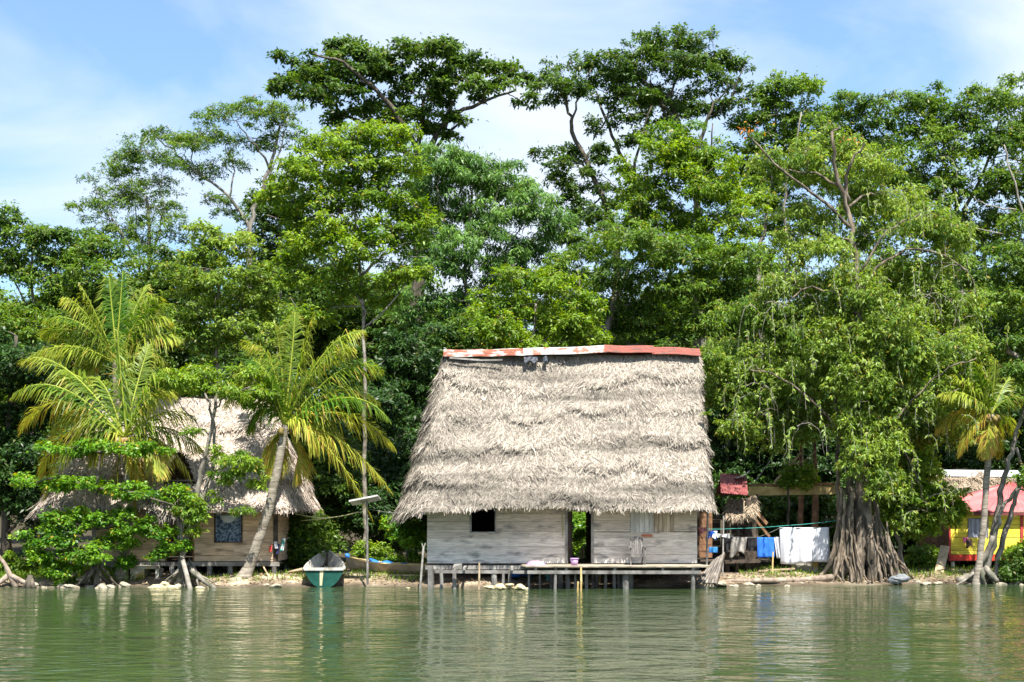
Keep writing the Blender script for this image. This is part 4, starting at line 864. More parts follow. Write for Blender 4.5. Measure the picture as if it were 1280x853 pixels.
# ------------------------------------------------------------------ timber frame with its ridge beam between kitchen hut and big tree
T = thing('timber_frame', 'unfinished pole frame with tan plank beam between the kitchen hut and the buttressed tree', 'frame', (X(1008,52.5), 52.5, .4))
yt = 52.5
for px, pt, r in ((1001, 520, .10), (1019, 548, .12)):
    mb = MB(); x = X(px,yt); mb.tube([(x, yt, .1), (x-.03, yt, 1.5), (x+.02, yt+.02, 3.2), P(px-1, pt, yt)], [r*1.25, r*1.15, r*.9, r*.45], 8, .06); part('post', mb, wood_brown, T, smooth=True)
mb = MB(); mb.beam(P(936,614.5,yt-.2), P(1050,612.5,yt-.2), .08, .32); part('beam', mb, wood_yel, T)
mb = MB(); mb.tube([P(937,606.5,yt-.25), P(985,606,yt-.25), P(1050,605,yt-.25)], .05, 6); part('rail', mb, wood_brown, T)
mb = MB(); mb.tube([P(968,603,yt-.4), P(1002,566,yt-.35)], .045, 6); part('brace', mb, wood_tan, T)
mb = MB(); mb.tube([P(944,602,yt-.3), P(978,556,yt+.3)], .022, 5); part('brace', mb, wood_grey, T)
mb = MB(); mb.tube([P(985,583,yt-.3), P(1008,575,yt-.3), P(1022,562,yt), P(1042,538,yt+.2)], .022, 5); part('brace', mb, wood_tan, T)
mb = MB(); mb.tube([P(1004,610,yt-.3), P(1003,540,yt-.3)], .03, 5); part('brace', mb, wood_tan, T)
# ------------------------------------------------------------------ solar panel, pole, ropes
S_ = thing('solar_panel', 'small tilted solar panel on a thin pole beside the slim palm trunk', 'solar panel', (X(459.5,46.9), 46.9, -.1))
mb = MB(); mb.tube([P(459.5,731,46.9), P(459,670,46.9), P(458.6,624,46.9)], [.04,.036,.032], 7); part('pole', mb, post_mat, S_)
c0 = P(436,625.5,46.6); ux = P(472,618.5,46.6)-c0; uy = Vector((.05,.62,-.13)); n_ = ux.cross(uy).normalized()
mb = MB(); mb.hexa([c0-n_*.05, c0+ux-n_*.05, c0+ux+uy-n_*.05, c0+uy-n_*.05, c0, c0+ux, c0+ux+uy, c0+uy]); part('frame', mb, solar_dk, S_)
mb = MB(); a = c0+ux*.03+uy*.05+n_*.004; mb.hexa([a-n_*.002, a+ux*.94-n_*.002, a+ux*.94+uy*.9-n_*.002, a+uy*.9-n_*.002, a+n_*.002, a+ux*.94+n_*.002, a+ux*.94+uy*.9+n_*.002, a+uy*.9+n_*.002]); part('cells', mb, solar_top, S_)
mb = MB(); mb.beam(P(446,627,46.75), P(468,622,46.85), .03, .04); mb.beam(P(459,632,46.85), P(447,625,46.75), .025, .03); part('bracket', mb, wood_grey, S_)
rope('cable', 'slack yellowish cable from the left hut to the solar panel pole, upper one', [P(366,641,49.5), P(448,640,47.2)], .02, rope_m, .19, cat='cable', group='cables by the solar panel')
rope('cable', 'slack yellowish cable from the left hut to the solar panel pole, lower thinner one', [P(376,651,49.0), P(452,640,47.1)], .014, rope_m, .05, cat='cable', group='cables by the solar panel')
rope('cable', 'thin grey cable from the pole to the big thatched house', [P(459,636,46.9), P(530,641,47.2)], .01, rope_grey, .08, cat='cable')
mb = MB(); mb.tube([P(525,738,46.2), P(527,712,46.2), P(529.5,683,46.4)], [.04,.036,.033], 6); mb.tube([P(529.2,687,46.4), P(527.3,679.5,46.4)], [.028,.02], 5); mb.tube([P(529.2,687,46.4), P(531.8,679,46.4)], [.028,.02], 5)
solo('forked_pole', 'grey forked pole standing in the water by the left corner of the big house', 'pole', mb, wood_grey)
mb = MB(); mb.tube([P(598.5,737,45.0), P(599,720,45.0), P(599,703.5,45.0)], [.035,.032,.03], 6); solo('mooring_pole', 'thin tan pole in the water in front of the dark window', 'pole', mb, wood_tan)
mb = MB(); mb.tube([P(726,741,44.7), P(726.5,727,44.7), P(726.2,709.5,44.8)], [.035,.033,.03], 6); solo('mooring_pole', 'yellow pole in the water in front of the doorway', 'pole', mb, wood_yel)
mb = MB(); mb.tube([P(722,741,44.6), P(722.5,727,44.6)], [.035,.03], 6); solo('mooring_pole', 'short yellow stump in the water left of the taller yellow pole', 'pole', mb, wood_yel)
mb = MB(); mb.tube([P(749,730,47.4), P(749,712,47.4)], [.05,.045], 6); solo('mooring_pole', 'yellowish stake under the deck below the armchair side of the doorway', 'pole', mb, wood_yel)
# bamboo fence seen through the doorway
Bf = thing('bamboo_fence', 'pale bamboo fence seen through the doorway', 'fence', (X(730,53.6), 53.6, .4))
for px, t in ((726.5,685),(729,684),(736,696),(741,695)):
    mb = MB(); x = X(px,53.6); mb.tube([(x,53.6,ground(x,53.6)-.1),(x,53.6,Z(t,53.6))], .04, 6); part('stake', mb, M('bamboo', (.55,.48,.25), (.7,.62,.36), 5, .6, .1) if px == 726.5 else bpy.data.materials['bamboo'], Bf)
# ------------------------------------------------------------------ boats
def hull(stations, nsec=9, thick=.035):
    """stations: (centre point at keel, half width, gunwale height, flare); outer and inner skin with a rim"""
    fr, to = stations[0][0], stations[-1][0]; ax = Vector((to.x-fr.x, to.y-fr.y, 0)).normalized(); sd = Vector((-ax.y, ax.x, 0))
    rows = []
    for c, hw, h, p in stations:
        rows.append([c + sd*(hw*(-1+2*k/(nsec-1))) + Vector((0,0,h*abs(-1+2*k/(nsec-1))**p)) for k in range(nsec)])
    n = len(rows)
    fn = lambda a, b: rows[int(round(b*(n-1)))][int(round(a*(nsec-1)))]
    mb = MB(); mb.grid(fn, nsec, n, thick); return mb, rows, ax, sd
bo = thing('motor_launch', 'green hulled wooden boat with white interior pulled bow first onto the bank', 'boat', (X(405,47.5), 47.5, 0))
st = []
for t in np.linspace(0, 1, 11):
    y = 46.75 + 4.6*t; px = 405 + 1*t
    hw = .64*(1-t**2.6)+.03; keel = -.02 + .25*t + .35*t**3; gz = .60 + .12*t + .38*t**2
    st.append((Vector((X(405,46.75)+(X(409,51.4)-X(405,46.75))*t, y, keel)), hw, gz-keel, 2.2+.6*(1-t)))
mb, rows, ax, sd = hull(st, 13, .03)
# outer green, inner white: grid thickness gives both skins; white lining set just inside
nq = 12*(len(rows)-1)
mesh_obj('hull', mb.V, mb.Fc, [teal_paint, white_worn], ORG[bo.name], bo, midx=[0]*nq + [1]*(len(mb.Fc)-nq))
tr = rows[0]; mb = MB(); 
vs = [q+Vector((0,-.02,0)) for q in tr] + [q+Vector((0,.02,0)) for q in tr]
mb.add(vs, [tuple(range(13)), tuple(range(25,12,-1))]+[(i,i+13,i+14,i+1) for i in range(12)]+[(12,25,13,0)]); part('transom', mb, teal_paint, bo)
mb = MB(); x0 = X(403.5,46.7); mb.add([(x0-.19,46.715,.56),(x0+.02,46.715,.56),(x0-.03,46.715,.05),(x0-.13,46.715,.05),(x0-.19,46.729,.56),(x0+.02,46.729,.56),(x0-.03,46.729,.05),(x0-.13,46.729,.05)], [(0,3,2,1),(4,5,6,7),(0,1,5,4),(1,2,6,5),(2,3,7,6),(3,0,4,7)]); part('stripe', mb, cream, bo)
for k_ in (0, 12):
    mb = MB(); mb.tube([r[k_]+Vector((0,0,.01)) for r in rows], .035, 6); part('gunwale', mb, white_worn, bo)
mb = MB(); mb.beam(tr[0]+Vector((-.02,-.03,.0)), tr[12]+Vector((.02,-.03,.0)), .08, .09); part('gunwale', mb, white_worn, bo)
for i in (3, 5):
    mb = MB(); mb.beam(rows[i][1]+Vector((0,0,-.05)), rows[i][11]+Vector((0,0,-.05)), .22, .03); part('thwart', mb, white_worn, bo)
mb = MB(); c = rows[-3][6]; mb.tube([c+Vector((.0,0,.2)), c+Vector((.02,0,.62))], [.05,.03], 6); mb.tube([c+Vector((-.15,-.3,.05)), c+Vector((.05,-.1,.5))], .035, 5); part('mooring_post', mb, wood_dark, bo)
mb = MB(); q = rows[4][6]; mb.rbox(q.x-.35, q.x-.0, q.y-.2, q.y+.2, q.z+.05, q.z+.42, .03); part('fuel_box', mb, wood_dark, bo)
# long dugout behind
def canoe(name, label, p, q, hw, h, mat, n=15, rise=.18, group=None):
    st = []
    for t in np.linspace(0, 1, n):
        c = p.lerp(q, t); e = abs(2*t-1); st.append((c+Vector((0,0,rise*e**3)), hw*(1-e**3.5)+.02, h*(1+.25*e**3), 2.4))
    return st
cn = thing('dugout_canoe', 'long tan dugout canoe lying on the bank beside the big house', 'boat', (X(490,49.3), 49.3, .3))
st = canoe('', '', Vector((X(433,49.9),49.9,.38)), Vector((X(585,48.9),48.9,.24)), .40, .34, None, 15, .1)
mb, rows, ax, sd = hull(st, 9, .05); part('hull', mb, wood_tan, cn)
for k_ in (0, 8):
    mb = MB(); mb.tube([r[k_]+Vector((0,0,.01)) for r in rows], .028, 5); part('gunwale', mb, wood_yel, cn)
for i in (5, 9):
    mb = MB(); mb.beam(rows[i][0], rows[i][8], .2, .03); part('thwart', mb, wood_tan, cn)
mb = MB(); mb.grid(lambda a, b: (X(463+47*a,50.0), 50.05-.7*b, .80-.17*a+.05*math.sin(a*14+b*3)-.10*abs(b-.4)), 20, 6, .012); solo('tarp', 'blue tarpaulin spread over the tan dugout canoe', 'tarpaulin', mb, blue_tarp)
mb = MB(); mb.rock((X(434.5,48.6), 48.6, Z(695,48.6)), .09, .1, .09, 3); solo('jerrycan', 'small blue bundle behind the stern of the green boat', 'bundle', mb, blue_tarp, smooth=True)
mb = MB(); mb.beam(P(470,719,48.4), P(531,719.5,48.2), .14, .05); solo('plank', 'long tan plank lying on the sand under the dugout canoe', 'plank', mb, wood_tan)
cb = thing('rowing_boat', 'small turquoise boat half hidden beneath the jetty', 'boat', (X(700,48.1), 48.1, 0))
st = canoe('', '', Vector((X(684,47.6),47.6,.02)), Vector((X(716,50.2),50.2,.3)), .42, .45, None, 11, .1)
mb, rows, ax, sd = hull(st, 9, .04); part('hull', mb, turq, cb)
for k_ in (0, 8):
    mb = MB(); mb.tube([r[k_]+Vector((0,0,.01)) for r in rows], .03, 5); part('gunwale', mb, white_worn, cb)
Cr = thing('drum', 'blue plastic drum lying on the sand under the house', 'drum', (X(648,48.8), 48.8, .2))
mb = MB(); x0, x1 = X(640,48.8), X(667,48.8); zc = Z(716,48.8)
ring = [(.19,0),(.2,.03),(.2,.25),(.212,.26),(.2,.28),(.2,.5),(.212,.51),(.2,.53),(.2,.72),(.19,.75)]
vs = []; nn_ = 16
for r, t in [(.001,0)]+ring+[(.001,.75)]:
    for k in range(nn_): a = 6.283*k/nn_; vs.append((x0+t, 48.8+r*math.cos(a), zc+r*math.sin(a)))
mb.add(vs, [(i*nn_+k, i*nn_+(k+1)%nn_, (i+1)*nn_+(k+1)%nn_, (i+1)*nn_+k) for i in range(len(ring)+1) for k in range(nn_)]); part('body', mb, blue_pl, Cr, smooth=True)
mb = MB(); mb.lathe((X(643,47.9),47.9,Z(721.5,47.9)), [(.001,0),(.17,0),(.24,.1),(.26,.13),(.22,.13),(.001,.03)], 18); solo('basin', 'flat blue basin on the sand in front of the blue drum', 'basin', mb, blue_cloth, smooth=True)
# ------------------------------------------------------------------ stones, logs, debris on the bank
def rocks(label, group, lst, mat, sq=.62):
    for i, (px, py, r, Y) in enumerate(lst):
        mb = MB(); Y += random.uniform(-.2, .5); x = X(px, Y)+random.uniform(-.12,.12); mb.rock((x, Y, max(Z(py, Y), -.08, ground(x, Y)-.03) - .04*random.random()), r*random.uniform(.6,1.5), r*random.uniform(.7,1.2), r*sq*random.uniform(.55,1.25), int(px*7+i))
        solo('rock', label, 'rock', mb, mat, group, smooth=False)
rocks('pale yellowish rock in the low heap in the water before the jetty', 'rocks before the jetty', [(612,734,.16,45.2),(622,733,.2,45.4),(634,734,.19,45.2),(645,732.5,.2,45.5),(655,734,.16,45.2),(662,735,.1,45.1),(628,735,.12,45),(640,730,.14,45.6),(650,736,.1,45)], stone_yel, .45)
rocks('pale rock in the shallows by the forked pole', 'rocks by the forked pole', [(507,735,.14,46.2),(517,736,.12,46),(512,737,.1,45.9),(535,737,.1,45.6)], stone_yel, .5)
rocks('rounded tan rock along the waterline under the almond tree', 'rocks under the almond tree', [(88,733,.22,46.5),(100,729,.25,46.9),(115,735,.2,46.4),(128,736,.2,46.3),(141,734,.16,46.6),(152,733,.2,46.7),(104,722,.2,47.2),(76,737,.16,46.3),(60,735,.14,46.4),(164,736,.14,46.4),(93,738,.12,46.2),(40,732,.16,46.7),(20,730,.14,46.8)], stone, .7)
rocks('yellowish rock along the waterline by the white slanting pole', 'rocks by the slanting pole', [(196,734,.17,46.5),(205,732,.18,46.6),(215,735,.17,46.4),(228,733,.18,46.5),(250,735,.14,46.5),(186,736,.13,46.4),(262,733,.14,46.8)], stone_yel, .75)
rocks('brown rock along the waterline below the leaning palm', 'rocks below the leaning palm', [(276,733,.16,46.7),(290,732,.2,46.8),(330,733,.17,46.9),(345,731,.13,47),(362,732,.14,46.9)], stone, .6)
rocks('mossy rock at the foot of the ramp', 'rocks by the ramp', [(874,732,.2,46.3),(888,733,.2,46.4),(901,730,.22,46.8),(915,732,.16,46.9),(930,731,.18,47.2),(945,733,.14,47.2),(960,730,.12,47.6),(1000,731,.14,47.8),(985,733,.12,47.4)], stone, .6)
rocks('grey rock on the bank between the buttressed tree and the palms', 'rocks right of the buttressed tree', [(1145,728,.2,48.5),(1160,730,.14,48.2),(1172,729,.15,48.4),(1250,731,.15,47.9),(1265,729,.2,48.2),(1275,732,.14,47.8)], stone, .6)
mb = MB(); mb.rock((X(1123,47.9), 47.9, Z(724,47.9)), .33, .25, .14, 77); solo('boulder', 'flat grey boulder at the right foot of the buttressed tree', 'boulder', mb, M('grey_stone', (.09,.10,.11), (.19,.20,.21), 3, .9, .6))
def log(label, pts, rr, mat=driftwood, name='log', cat='log', branches=()):
    mb = MB(); mb.tube([P(*p) for p in pts], rr, 8, .1)
    for bp, br in branches: mb.tube([P(*p) for p in bp], br, 6, .1)
    return solo(name, label, cat, mb, mat, smooth=True)
log('bare driftwood trunk leaning on the far left bank', [(-6,690,47.0),(6,705,46.9),(14,722,46.8),(20,735,46.7)], [.06,.07,.09,.12], branches=[([(14,720,46.8),(34,730,46.6),(48,735,46.5)],[.1,.08,.05]),([(12,718,46.9),(0,728,46.7),(-8,734,46.6)],[.1,.08,.05])])
log('dark tree stump standing in the shallows on the far left', [(36,737,46.4),(37,726,46.5),(38,719,46.5)], [.14,.11,.08], bark_dark, 'stump', 'stump', [([(42,736,46.3),(40,724,46.5)],[.09,.05]),([(30,736,46.4),(35,724,46.5)],[.08,.05])])
log('grey dead branch lying across the rocks under the almond tree', [(72,735,46.5),(84,722,46.8),(98,716,47.0),(112,714,47.1)], [.05,.07,.08,.06], branches=[([(96,717,46.9),(112,726,46.6)],[.06,.03])])
log('white slanting pole standing in the water by the left hut', [(239,742,45.6),(233,718,46.2),(227,695,46.8)], [.085,.08,.075], bark_pale, 'leaning_pole', 'pole')
log('dead root log along the waterline left of the buttressed tree', [(905,727,47.6),(950,726,47.9),(1000,725.5,48.1),(1040,722,48.4)], [.08,.10,.11,.13], driftwood)
log('pale dead branch on the bank behind the green boat', [(360,716,48.8),(378,712,48.6),(372,715,48.8)], [.05,.06,.04], wood_tan, 'branch', 'branch')
Wc = thing('concrete_trough', 'low mossy concrete block behind the yellow line pole', 'trough', (X(975,50), 50, .2))
mb = MB(); mb.rbox(X(950,50), X(994,50), 49.7, 50.7, .15, Z(714,50), .03); part('body', mb, concrete, Wc)
mb = MB(); mb.rbox(X(993,50.6), X(1016,50.6), 50.4, 51.2, .15, Z(704,50.6), .03); part('cistern', mb, concrete, Wc)
mb = MB(); mb.rbox(X(1016.3,50.3), X(1022,50.3), 50.2, 50.5, .15, Z(703,50.3), .02); part('pillar', mb, concrete, Wc)
mb = MB(); mb.beam(P(948,714,49.6), P(993,711,49.6), .22, .05); part('plank', mb, wood_tan, Wc)
# ------------------------------------------------------------------ trees behind
tree('canopy_tree', 'airy feathery tree left of the umbrella-shaped tree', 72,
 [(.28,.12,[(185,640),(185,440),(185,360),(187,300),(182,245)]),(.12,.05,[(184,365),(165,310),(145,272)]),(.1,.04,[(186,330),(204,275),(202,230)]),(.08,.04,[(183,350),(172,290),(170,235)])],
 [(175,192,42,16),(150,215,36,14),(196,228,34,14),(128,245,28,12),(165,250,44,16),(205,275,30,12),(140,278,36,12),(120,255,26,8),(190,305,34,12),(216,255,20,8),(165,290,36,12),(150,190,22,8),(205,205,24,10),(180,330,36,12),(220,290,20,8)],
 K['mid'], bark_grey, 6, .7, .1, 10, elong=.3, sat=1, seed=1, fat=1.25, flat=.3, group=BACK, ysp=.15)
tree('canopy_tree', 'open umbrella-shaped tree with long bare slanting limbs on the left', 75,
 [(.34,.1,[(312,640),(311,420),(312,285),(326,245),(342,200),(350,158)]),(.13,.05,[(337,212),(322,185),(300,158)]),(.16,.05,[(311,282),(285,245),(245,215),(215,188),(190,168)]),(.1,.04,[(287,247),(291,212),(281,180)]),(.1,.04,[(326,246),(350,190),(362,150)]),(.08,.03,[(250,218),(240,190),(252,160)])],
 [(205,170,38,8),(240,186,38,9),(248,163,42,10),(285,150,44,11),(328,140,40,10),(350,158,30,12),(300,172,38,9),(262,212,30,7),(295,198,28,8),(362,142,18,9),(270,245,22,7),(290,262,28,8),(225,205,24,6),(330,180,26,8),(185,163,16,6),(312,132,30,7)],
 K['mid'], bark_grey, 6, .72, .1, 9, elong=.3, sat=1, seed=2, fat=1.1, flat=.3, group=BACK, ysp=.15)
tree('kapok_tree', 'giant flat-topped dark tree rising above the others left of centre', 82,
 [(.95,.42,[(520,640),(519,520),(518,430),(524,320),(527,250),(521,180)]),(.3,.09,[(522,190),(492,140),(462,112),(432,90),(400,85)]),(.34,.09,[(525,205),(560,152),(600,130),(645,115)]),(.26,.08,[(523,182),(530,125),(545,90)]),(.26,.08,[(525,250),(548,178),(582,140)]),(.26,.08,[(521,200),(472,162),(428,140),(412,128)]),(.2,.07,[(556,162),(560,140),(590,98)]),(.16,.05,[(413,150),(408,125),(380,100)])],
 [(372,76,28,12),(360,100,18,9),(410,66,36,12),(402,98,46,13),(445,86,44,14),(470,66,34,11),(498,84,46,14),(540,74,40,12),(560,98,40,13),(590,80,42,12),(630,80,20,8),(628,100,26,9),(480,118,46,13),(545,120,46,12),(605,118,34,8),(652,124,18,6),(425,124,38,10),(385,118,22,8),(515,148,40,11),(578,150,22,6),(555,166,24,7),(470,140,26,8),(500,60,26,7),(440,56,24,8),(415,150,13,22,0),(500,165,12,26,0),(560,62,22,7)],
 K['dark'], bark_dark, 8.8, .5, .2, 9, elong=.5, sat=1, seed=3, fat=1.25, flat=.3, group=BACK, ysp=.25)
bark_mott = M('bark_mottled', (.10,.085,.068), (.29,.265,.22), 4, .9, .5, c3=(.05,.043,.032), s3=2.5)
tree('canopy_tree', 'bright yellow-green tree whose slim pale trunk rises beside the solar panel pole', 52,
 [(.16,.07,[(454,716),(456,640),(455,520),(454,420),(451,340),(442,255)]),(.1,.04,[(451,345),(480,322),(505,308)]),(.1,.04,[(451,325),(468,275),(476,230)]),(.09,.04,[(453,380),(425,340),(395,310)]),(.09,.04,[(447,290),(415,255),(385,220)]),(.07,.03,[(455,410),(490,380),(520,330)])],
 [(398,170,40,13),(440,182,52,14),(478,168,38,12),(398,202,46,14),(368,222,34,13),(450,216,48,15),(508,202,36,13),(420,246,52,15),(480,246,46,14),(368,266,34,13),(430,282,48,15),(490,290,42,13),(378,306,36,13),(440,318,38,14),(500,330,36,13),(418,350,32,12),(366,346,28,12),(480,362,32,11),(520,260,26,12),(400,385,36,14),(350,245,20,10)],
 K['bright'], bark_mott, 8, .95, .18, 12, seed=4, group=BACK)
tree('canopy_tree', 'dark bushy tree filling the gap left of the giant flat-topped tree', 80,
 [(.35,.12,[(350,640),(350,460),(352,350),(350,270)])],
 [(350,250,34,20),(362,290,44,22),(338,325,44,22),(380,335,48,24),(350,365,50,24),(402,380,50,24),(335,400,44,22),(425,410,46,24),(470,400,44,26),(380,425,50,24),(445,450,48,26),(500,420,42,26),(520,470,44,28),(470,495,46,28)],
 K['dark'], bark_dark, 8, 1.2, .15, 13, seed=5, group=BACK, depth=.6)
tree('canopy_tree', 'blue-green tree right of the giant flat-topped tree', 75,
 [(.34,.12,[(588,640),(587,520),(585,400),(582,330),(590,240)]),(.13,.05,[(584,380),(620,330),(660,270)]),(.12,.05,[(585,360),(560,300),(548,240)]),(.1,.04,[(584,340),(612,270),(630,225)])],
 [(558,202,36,14),(530,232,36,16),(590,214,46,16),(630,226,40,15),(668,250,32,14),(620,262,52,17),(680,282,30,13),(568,258,42,17),(650,304,44,15),(590,306,50,18),(702,268,14,8),(550,328,42,18),(632,342,44,16),(580,368,46,18),(662,345,26,10),(530,380,40,18),(605,400,44,16),(540,290,36,16),(640,375,30,14),(560,420,46,18),(605,215,30,10)],
 K['blue'], bark_grey, 9, .8, .5, 11, elong=.26, seed=6, group=BACK)
tree('canopy_tree', 'tall forked tree with bare silhouetted limbs above the thatched roof', 84,
 [(.5,.1,[(766,640),(767,430),(770,310),(757,260),(736,210),(716,165),(712,140),(700,112)]),(.34,.08,[(770,312),(788,262),(790,222),(772,172),(757,130),(748,100)]),(.18,.06,[(789,232),(800,182),(812,140)]),(.1,.04,[(736,211),(716,198),(696,190)]),(.12,.05,[(743,172),(758,150),(764,112)]),(.13,.05,[(714,160),(725,120),(738,92)]),(.1,.04,[(752,245),(735,262),(715,268)]),(.09,.03,[(786,262),(770,235),(752,215)])],
 [(676,92,20,9),(712,78,32,10),(748,74,28,10),(700,104,32,10),(738,100,34,11),(774,92,28,12),(690,186,26,7),(728,190,26,8),(760,196,22,9),(700,208,32,6),(722,236,30,9),(756,226,24,11),(742,272,30,10),(712,292,30,10),(762,285,28,12),(690,225,26,8),(775,250,24,12),(800,166,26,11),(790,118,30,12),(664,102,12,6),(748,152,22,8),(700,250,22,6),(730,262,24,7),(785,145,22,9),(725,118,26,8),(770,125,20,8),(688,120,20,6)],
 K['dark'], bark_dark, 7.5, .55, .15, 9, sat=1, seed=7, fat=1.15, flat=.3, group=BACK, ysp=.2)
tree('canopy_tree', 'tallest dark tree with thick spreading limbs right of the forked tree', 85,
 [(.6,.2,[(870,640),(870,520),(871,420),(872,310),(868,220),(851,162),(834,118)]),(.24,.07,[(868,202),(881,152),(906,118)]),(.24,.07,[(851,162),(820,122),(790,88)]),(.18,.06,[(872,242),(886,200),(889,158)]),(.22,.07,[(861,182),(830,142),(812,102)]),(.14,.05,[(836,122),(850,90),(872,66)]),(.12,.05,[(884,150),(905,135),(925,95)])],
 [(830,52,34,10),(792,68,32,10),(868,58,36,11),(910,72,28,11),(820,82,42,12),(868,88,40,12),(900,102,34,10),(850,112,38,11),(798,104,30,10),(880,130,24,8),(926,82,14,9),(838,140,26,8),(800,85,30,9),(848,44,20,6),(775,88,20,8),(905,128,22,7),(820,122,28,9),(888,45,14,5)],
 K['dark'], bark_dark, 7.5, .66, .15, 9.5, sat=1, seed=8, fat=1.25, flat=.3, group=BACK, ysp=.2)
tree('canopy_tree', 'mid green bushy tree clothing the lower trunk of the tallest tree', 79,
 [(.38,.12,[(880,640),(880,480),(876,330),(868,230)])],
 [(846,166,42,15),(880,192,44,15),(826,198,40,15),(870,232,52,17),(808,232,32,15),(912,226,34,18),(850,266,48,17),(900,280,42,17),(800,278,34,15),(828,308,38,15),(880,312,44,16),(925,262,28,14),(790,205,18,10),(860,205,34,14),(800,250,28,10)],
 K['bright'], bark_pale, 7.5, .8, .25, 11, seed=9, group=BACK)
tree('canopy_tree', 'dark spreading layered tree directly above the right half of the thatched roof', 70,
 [(.42,.16,[(757,640),(757,500),(759,420),(768,375),(790,330)]),(.16,.05,[(760,420),(730,370),(722,335)]),(.16,.05,[(766,390),(820,365),(870,345)]),(.12,.05,[(760,440),(820,420),(880,400)])],
 [(738,300,38,13),(790,308,48,14),(840,320,50,15),(888,330,44,15),(730,336,44,13),(780,345,48,15),(840,358,52,16),(900,366,42,16),(760,376,40,13),(820,394,52,16),(880,400,48,18),(924,330,34,15),(932,372,30,17),(790,420,44,14),(850,432,44,14),(718,368,26,11),(745,405,34,12),(920,410,34,20),(700,330,22,8)],
 K['mid'], bark_grey, 8.5, .85, .35, 11, elong=.32, seed=10, group=BACK, depth=.7)
tree('canopy_tree', 'pale yellow-green low tree just left above the roof ridge', 66,
 [(.22,.08,[(660,640),(662,520),(665,440),(670,380)]),(.09,.04,[(664,450),(630,420),(605,395)]),(.09,.04,[(664,440),(700,410),(722,395)])],
 [(640,380,38,14),(692,352,36,12),(680,390,44,16),(620,414,34,15),(720,408,34,15),(662,424,44,13),(600,392,28,13),(640,350,28,9),(700,430,34,12),(612,445,34,14),(735,380,20,10)],
 K['bright'], bark_grey, 7.5, 1.0, .2, 11, seed=11, group=BACK)
tree('canopy_tree', 'two-stemmed tree in the dip right of the tallest tree', 86,
 [(.34,.1,[(952,640),(950,430),(950,330),(956,280),(966,205),(972,140)]),(.16,.06,[(955,300),(930,272),(922,240)]),(.22,.07,[(951,420),(984,330),(976,262),(985,210),(995,150)]),(.1,.04,[(985,320),(1005,280),(1015,240)])],
 [(962,112,28,10),(992,108,32,11),(942,138,24,14),(985,142,38,13),(950,172,32,14),(1000,178,38,14),(960,212,36,13),(1010,218,32,13),(940,244,26,12),(990,252,32,12),(1012,100,14,6),(930,200,20,14),(1025,150,26,14),(960,280,30,10),(1020,275,30,14)],
 K['mid'], bark_pale, 7.5, .75, .18, 10, seed=12, group=BACK)
tree('canopy_tree', 'wide rounded tree filling the sky at upper right', 82,
 [(.55,.15,[(1200,640),(1200,420),(1199,300),(1192,230)]),(.2,.06,[(1199,300),(1150,220),(1100,165)]),(.2,.06,[(1198,280),(1235,200),(1255,140)]),(.16,.05,[(1195,250),(1180,190),(1165,140)])],
 [(1060,134,28,9),(1090,148,38,12),(1040,158,32,12),(1130,133,32,11),(1165,123,24,10),(1110,178,42,15),(1160,158,38,15),(1200,148,38,13),(1240,124,32,11),(1268,116,24,12),(1180,193,42,16),(1232,178,44,18),(1272,166,30,18),(1140,213,40,16),(1210,230,44,18),(1262,222,34,18),(1200,272,40,17),(1252,275,38,18),(1140,252,34,18),(1070,190,36,16),(1100,215,36,16),(1060,230,34,16),(1100,260,40,20),(1160,300,44,20),(1220,310,40,20),(1300,150,40,22),(1310,220,40,26)],
 K['mid'], bark_grey, 6.5, .9, .2, 11, elong=.5, seed=13, group=BACK)
tree('canopy_tree', 'tree at the far right margin with pale bare branches', 62,
 [(.3,.1,[(1304,640),(1300,560),(1286,470),(1262,440),(1240,402),(1236,380)]),(.12,.05,[(1300,520),(1292,330),(1266,230),(1254,182)]),(.08,.03,[(1290,300),(1262,290),(1215,272)]),(.06,.02,[(1270,262),(1245,255),(1225,240)])],
 [(1250,330,38,14),(1278,358,30,15),(1238,374,34,13),(1272,408,30,14),(1224,345,28,12),(1266,300,32,12),(1290,440,24,14),(1250,420,30,12),(1262,470,24,10),(1295,280,30,14)],
 K['mid'], bark_pale, 7.5, .95, .3, 11, seed=14, group=BACK)
tree('canopy_tree', 'dense low tree at the left margin beneath open sky', 66,
 [(.24,.08,[(40,640),(40,480),(42,400),(40,320)]),(.1,.04,[(41,420),(75,370),(95,325)]),(.1,.04,[(41,400),(15,350),(5,300)])],
 [(4,278,18,12),(40,298,36,12),(85,313,36,12),(125,318,32,12),(20,332,36,15),(70,344,40,14),(122,348,36,13),(40,384,42,15),(8,398,30,18),(92,380,36,13),(140,375,24,12),(-30,320,40,22),(60,415,40,16),(-20,430,40,24),(62,296,24,8),(10,260,10,8),(105,300,22,7)],
 K['mid'], bark_grey, 8, 1.05, .18, 12, seed=15, group=BACK)
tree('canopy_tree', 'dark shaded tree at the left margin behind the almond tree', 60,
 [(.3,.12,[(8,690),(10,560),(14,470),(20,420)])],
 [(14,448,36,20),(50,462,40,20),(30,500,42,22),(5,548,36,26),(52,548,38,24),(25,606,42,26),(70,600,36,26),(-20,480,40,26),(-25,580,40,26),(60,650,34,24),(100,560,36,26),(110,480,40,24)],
 K['under'], bark_dark, 9, 1.2, .2, 13, seed=16, group=BACK)
